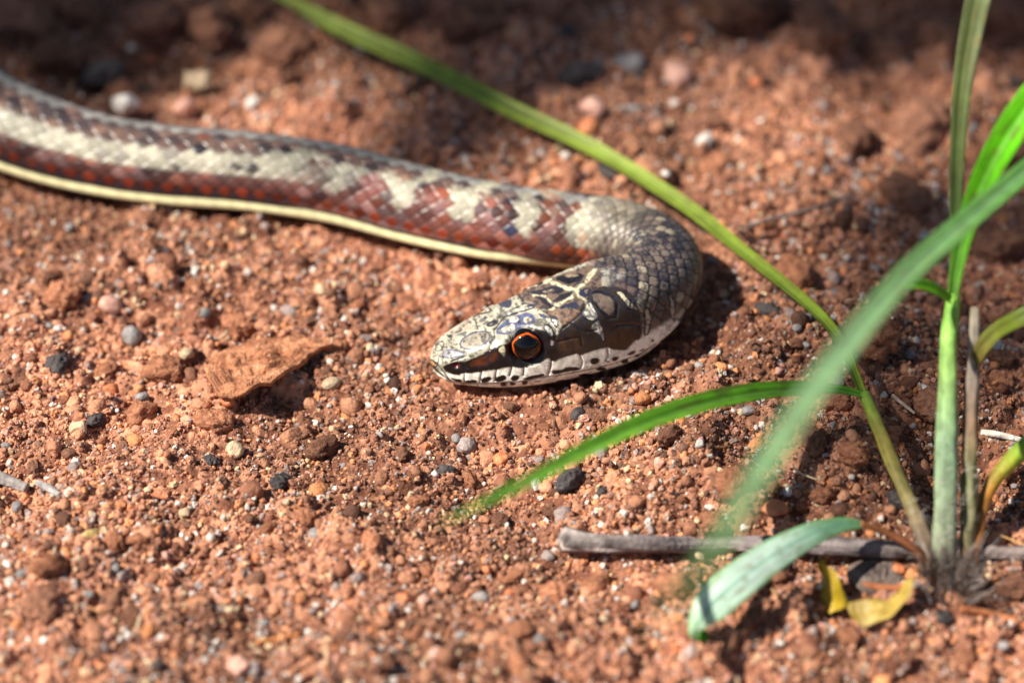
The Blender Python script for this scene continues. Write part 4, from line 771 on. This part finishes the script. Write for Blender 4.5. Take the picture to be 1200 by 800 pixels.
for a in ((908, 600, 32, 'angular', 'orange', 'glossy pale orange pebble beside a white one behind the stick', 'pebble'), (925, 577, 17, 'angular', 'white', 'white pebble touching the glossy pale orange pebble', 'pebble'), (906, 574, 20, 'clod', 'red', 'red soil clod behind the glossy pale orange pebble', 'soil clod'),
          (267, 471, 20, 'round', 'orange', 'smooth orange pebble just in front of the tilted soil flake', 'pebble'), (66, 430, 30, 'clod', 'dark', 'rough charcoal grey stone among pale pebbles', 'pebble'), (18, 447, 32, 'clod', 'brown', 'dark brown clod beside the rough charcoal stone', 'soil clod'), (275, 530, 26, 'angular', 'tan', 'two-toned tan stone with a pale broken face', 'pebble'),
          (377, 528, 30, 'clod', 'brown', 'dark upright clod with a curled dark shell beside it', 'soil clod'), (149, 748, 17, 'angular', 'white', 'bright white quartz pebble casting a shadow on bare soil', 'pebble'), (376, 586, 16, 'angular', 'white', 'flat white pebble lying near the dark upright clod', 'pebble'), (388, 452, 20, 'round', 'tan', 'yellow tan pebble between the soil flake and the snake snout', 'pebble'),
          (376, 341, 16, 'round', 'tan', 'cream pebble between the snake body and the soil flake', 'pebble'), (588, 540, 20, 'angular', 'orange', 'orange pebble near the tip of the low green blade', 'pebble'), (784, 512, 28, 'clod', 'brown', 'round dark brown clod under the low green blade', 'soil clod'), (677, 488, 20, 'round', 'dark', 'smooth slate grey pebble below the snake jaw', 'pebble'), (700, 492, 24, 'clod', 'brown', 'brown clod beside the smooth slate pebble', 'soil clod'),
          (820, 521, 14, 'angular', 'white', 'small white pebble beside the round dark brown clod', 'pebble'), (628, 569, 18, 'angular', 'white', 'white pebble beside the tip of the low green blade', 'pebble'), (149, 124, 32, 'angular', 'white', 'large white stone touching the far side of the snake body', 'pebble'), (216, 128, 24, 'round', 'pink', 'pinkish pebble next to the large white stone behind the snake', 'pebble'), (297, 123, 20, 'round', 'white', 'round whitish pebble behind the snake body', 'pebble'),
          (232, 100, 30, 'clod', 'tan', 'olive tan clod in the shade behind the snake', 'soil clod'), (680, 95, 40, 'clod', 'dark', 'black stone beyond the long grass blade', 'pebble'), (794, 92, 38, 'round', 'pink', 'pink stone in the shade beyond the long grass blade', 'pebble'), (826, 168, 26, 'angular', 'white', 'white quartz stone beyond the long grass blade', 'pebble'), (1036, 72, 62, 'round', 'brown', 'big rounded brown clod in the shade behind the grass plant', 'soil clod'), (738, 82, 34, 'clod', 'grey', 'grey stone beside the black stone', 'pebble'),
          (690, 152, 26, 'round', 'orange', 'orange stone right beside the long grass blade', 'pebble'), (694, 130, 28, 'clod', 'pink', 'dull pink clod beside the orange stone by the long blade', 'soil clod'), (423, 62, 18, 'round', 'tan', 'pale tan pebble touching the far end of the long blade', 'pebble'), (53, 712, 46, 'clod', 'brown', 'overhanging brown clod with a dark hollow beneath', 'soil clod'), (60, 668, 38, 'clod', 'red', 'red clod with a deep shaded notch', 'soil clod'),
          (475, 702, 22, 'angular', 'orange', 'pale orange pebble on bare sand in front of the snake', 'pebble'), (512, 768, 20, 'angular', 'pink', 'pale pink pebble on bare sand in front of the snake', 'pebble'), (444, 733, 18, 'round', 'red', 'dark red seedlike pebble on bare sand', 'pebble'), (275, 785, 30, 'clod', 'pink', 'pale pinkish lump at the near edge of the sand', 'soil clod'), (196, 438, 44, 'clod', 'red', 'broad red clod beside the tilted soil flake', 'soil clod'),
          (222, 443, 22, 'round', 'brown', 'smooth round brown pebble between clod and soil flake', 'pebble'), (218, 418, 22, 'angular', 'tan', 'cream angular stone behind the broad red clod', 'pebble'), (166, 492, 40, 'clod', 'red', 'crusted red clod among gravel, beside a pale split stone', 'soil clod'), (92, 505, 24, 'angular', 'tan', 'pale split stone lying in two halves on the gravel', 'pebble'), (252, 500, 38, 'clod', 'red', 'knobbly red clod in front of the orange pebble', 'soil clod'),
          (282, 385, 40, 'clod', 'red', 'upright red clod behind the tilted soil flake', 'soil clod'), (130, 458, 20, 'angular', 'orange', 'pale orange stone next to the charcoal stone', 'pebble'), (130, 360, 26, 'round', 'pink', 'pink pebble between the snake body and charcoal stone', 'pebble'), (155, 396, 26, 'round', 'grey', 'pale grey pebble left of the tilted flake on lit sand', 'pebble'), (72, 350, 36, 'clod', 'red', 'low red lump near the snake body', 'soil clod'), (62, 349, 16, 'angular', 'white', 'white chip beside a low red lump near the snake', 'pebble'),
          (1020, 400, 60, 'clod', 'red', 'large lumpy clod framed by the grass blades', 'soil clod'), (1180, 555, 44, 'clod', 'red', 'crumbly red clod right of the brown grass stem', 'soil clod'), (1184, 692, 40, 'clod', 'brown', 'blocky brown clod in front of the stick', 'soil clod'), (1165, 405, 24, 'angular', 'white', 'white stone under the right green blade', 'pebble'), (1092, 478, 40, 'clod', 'brown', 'brown clod directly behind the grass stem', 'soil clod'), (700, 690, 36, 'clod', 'red', 'red clod below the broken end of the stick', 'soil clod'),
          (650, 700, 34, 'clod', 'red', 'flat topped red clod left below the stick', 'soil clod'), (862, 572, 44, 'clod', 'red', 'crumbly red mound beside the blurred pale blade', 'soil clod'), (950, 520, 34, 'clod', 'brown', 'brown lump between the blurred blade and the leaning stem', 'soil clod'), (1000, 535, 30, 'clod', 'red', 'red lump behind the curved root hair', 'soil clod'), (965, 583, 26, 'clod', 'red', 'small red clod right of the white pebble', 'soil clod'), (790, 690, 40, 'clod', 'red', 'loose red clod in the stick shadow', 'soil clod')):
    rock(*a)
for px, py, w_, mt in ((30, 40, 70, 'brown'), (95, 22, 60, 'brown'), (75, 75, 60, 'brown'), (180, 30, 60, 'brown'), (250, 45, 66, 'brown'), (330, 62, 52, 'brown'), (300, 15, 60, 'brown'), (120, 95, 40, 'dark'), (455, 15, 60, 'brown'), (560, 30, 70, 'brown'), (640, 15, 50, 'brown'), (870, 25, 90, 'brown'), (960, 40, 70, 'brown'), (1100, 50, 60, 'brown'), (1180, 30, 80, 'brown'), (1080, 160, 70, 'brown'), (1000, 170, 50, 'brown'), (1180, 180, 60, 'brown'), (1060, 240, 54, 'brown'), (1170, 300, 56, 'brown'), (930, 330, 50, 'red'), (840, 200, 34, 'red')):
    mk = min((m_ for m_ in (((150, 124), 'the large white stone'), ((680, 95), 'the black stone'), ((1036, 72), 'the big rounded brown clod'), ((940, 240), 'the thin grey straw'), ((600, 130), 'the long grass blade'), ((1170, 300), 'the bright green upper blade'), ((330, 10), 'the far end of the long blade'))), key=lambda q: (q[0][0] - px) ** 2 + (q[0][1] - py) ** 2)[1]
    rock(px, py, w_, 'clod', mt, 'large rough shaded ' + mt + ' soil clod near ' + mk, 'soil clod', 'large clods behind the snake', sink=.22)
KIND = [('angular', 'white', 'small white quartz pebble lying loose on red sand', 'pebble', 'scattered white quartz pebbles', .17), ('round', 'grey', 'small grey stone lying loose on red sand', 'pebble', 'scattered grey stones', .14), ('angular', 'orange', 'small orange pebble lying loose on red sand', 'pebble', 'scattered orange pebbles', .10),
        ('angular', 'pink', 'small pinkish pebble lying loose on red sand', 'pebble', 'scattered pink pebbles', .09), ('clod', 'dark', 'small dark stone lying loose on red sand', 'pebble', 'scattered dark stones', .07), ('angular', 'tan', 'small cream pebble lying loose on red sand', 'pebble', 'scattered cream pebbles', .08), ('clod', 'red', 'small red soil clod lying loose on sand', 'soil clod', 'scattered red soil clods', .25), ('clod', 'brown', 'small brown soil clod lying loose on sand', 'soil clod', 'scattered brown soil clods', .10)]
MARKS = [((320, 425), 'the tilted soil flake'), ((520, 430), 'the snake snout'), ((740, 460), 'the snake jaw'), ((1105, 680), 'the grass roots'), ((660, 632), 'the broken end of the stick'), ((20, 562), 'the thick grey twig'), ((66, 430), 'the charcoal stone'), ((1020, 705), 'the yellow leaves'), ((908, 600), 'the glossy orange pebble'),
         ((680, 95), 'the black stone'), ((1036, 72), 'the big rounded brown clod'), ((53, 712), 'the overhanging brown clod'), ((512, 768), 'the pale pink pebble'), ((530, 610), 'the tip of the low green blade'), ((150, 124), 'the large white stone'), ((377, 528), 'the dark upright clod'), ((275, 785), 'the pale pinkish lump'), ((815, 745), 'the broad grass leaf tip'),
         ((149, 748), 'the bright white pebble'), ((104, 627), 'the yellow seed husk'), ((940, 240), 'the thin grey straw'), ((600, 180), 'the long grass blade'), ((1170, 400), 'the right green blade'), ((130, 260), 'the striped snake body'), ((450, 300), 'the cream belly edge of the snake')]
wts = [k[5] for k in KIND]; tries = 0; made = 0
while made < 235 and tries < 5000:
    tries += 1; px = random.uniform(-10, 1210); py = random.choice([random.uniform(20, 800), random.uniform(300, 800)]); k = random.choices(KIND, wts)[0]
    wpx = random.uniform(9, 17) if k[0] != 'clod' else random.uniform(12, 30)
    g = at(px, py, 0); 
    if path_dist(np.array([g[0]]), np.array([g[1]]))[0] < 5 + wpx * .04: continue
    if any((px - a) ** 2 + ((py - b) * 1.5) ** 2 < ((w_ + wpx) * .55) ** 2 for a, b, w_ in used): continue
    mk = min(MARKS, key=lambda q: (q[0][0] - px) ** 2 + ((q[0][1] - py) * 1.4) ** 2)[1]; lab = k[2].split(' lying')[0] + ' on the soil near ' + mk
    rock(px, py, wpx, k[0], k[1], lab, k[3], k[4], flat=random.uniform(.6, .9), asp=random.uniform(1, 1.6), sink=random.uniform(.2, .38)); made += 1

# ------------------------------------------------------------------ unseen shrub added up-sun, its leaves placed to shade the ground behind the snake
leaf_m = attr_mat('shade_bush_leaf', 0.5, 0.4, trans=.25)
bark_m = attr_mat('shade_bush_bark', 0.9, 0.2, mottle=(60, .3))
ts = np.array(to_sun); bush_root = np.array([-880., 420., 0.])
shade_bush = empty('shade_bush', bush_root, 'unseen leafy shrub added up-sun to shade the soil behind the snake', 'shade_bush')
tips = []; r_ = np.random.default_rng(5)
lv = []; lf = []
def shade_wanted(x, y):
    """share of ground kept in shade: open sand in front, shade of the added leaves behind"""
    edge = 46 + 12 * float(sstep(-5, -30, x)) + 6 * math.sin(x / 19.) - 21 * float(sstep(-8, 38, x)) + 70 * float(sstep(50, 62, x))
    return max(float(sstep(edge - 24, edge + 32, y)) * .88, .42 * float(sstep(20, 42, x)) * float(sstep(-22, 0, y)) * float(sstep(60, 50, x)))
nl = 0
while nl < 3300:
    x = r_.uniform(-420, 420); y = r_.uniform(-30, 600)
    if r_.random() > shade_wanted(x, y): continue
    h_ = r_.uniform(900, 1700); p = np.array([x, y, 0]) + ts * h_
    a = r_.normal(size=3); a[2] *= .4; a /= np.linalg.norm(a); b = np.cross(a, ts + r_.normal(size=3) * .5); b /= np.linalg.norm(b); L_ = r_.uniform(16, 27); w_ = L_ * .42
    k = len(lv); n_ = np.cross(a, b)
    lv += [p - a * L_, p - a * L_ * .3 + b * w_ - n_ * 2, p + a * L_ * .4 + b * w_ * .8 - n_ * 2, p + a * L_, p + a * L_ * .4 - b * w_ * .8 - n_ * 2, p - a * L_ * .3 - b * w_ - n_ * 2]; lf += [(k, k + 1, k + 2, k + 3), (k, k + 3, k + 4, k + 5)]
    if nl % 33 == 0: tips.append(p)
    nl += 1
lv = np.array(lv); child('crown', lv, np.array(lf), leaf_m, shade_bush, colour=np.repeat(lin((86, 110, 52)) * r_.uniform(.7, 1.2, (nl, 1)), 6, 0), smooth=False)
allv = []; allc = []; allq = []; off = 0
mid_ = np.mean(tips, 0); fork = bush_root * .6 + mid_ * .4
def limb(a, b, r0, r1, sag=30):
    global off
    m_ = (a + b) / 2 + np.array([r_.normal() * sag, r_.normal() * sag, sag]); V, F, t, L = tube_v([(*a, r0), (*m_, (r0 + r1) / 2), (*b, r1)], 10, na=6, world=True); q = grid_quads(*V.shape[:2]) + off
    allv.append(V.reshape(-1, 3)); allq.append(q); off += V.shape[0] * V.shape[1]
limb(bush_root + np.array([0, 0, -20]), fork, 26, 16)
nodes = [fork] + [fork * .5 + tips[i] * .5 for i in range(0, len(tips), 9)]
for n_ in nodes[1:]: limb(fork, n_, 10, 5)
for p in tips: q = min(nodes, key=lambda n_: np.linalg.norm(n_ - p)); limb(q, p, 4, 1.2, 15)
V = np.vstack(allv); child('trunk', V, np.vstack(allq), bark_m, shade_bush, colour=np.tile(lin((96, 76, 60)), (len(V), 1)))
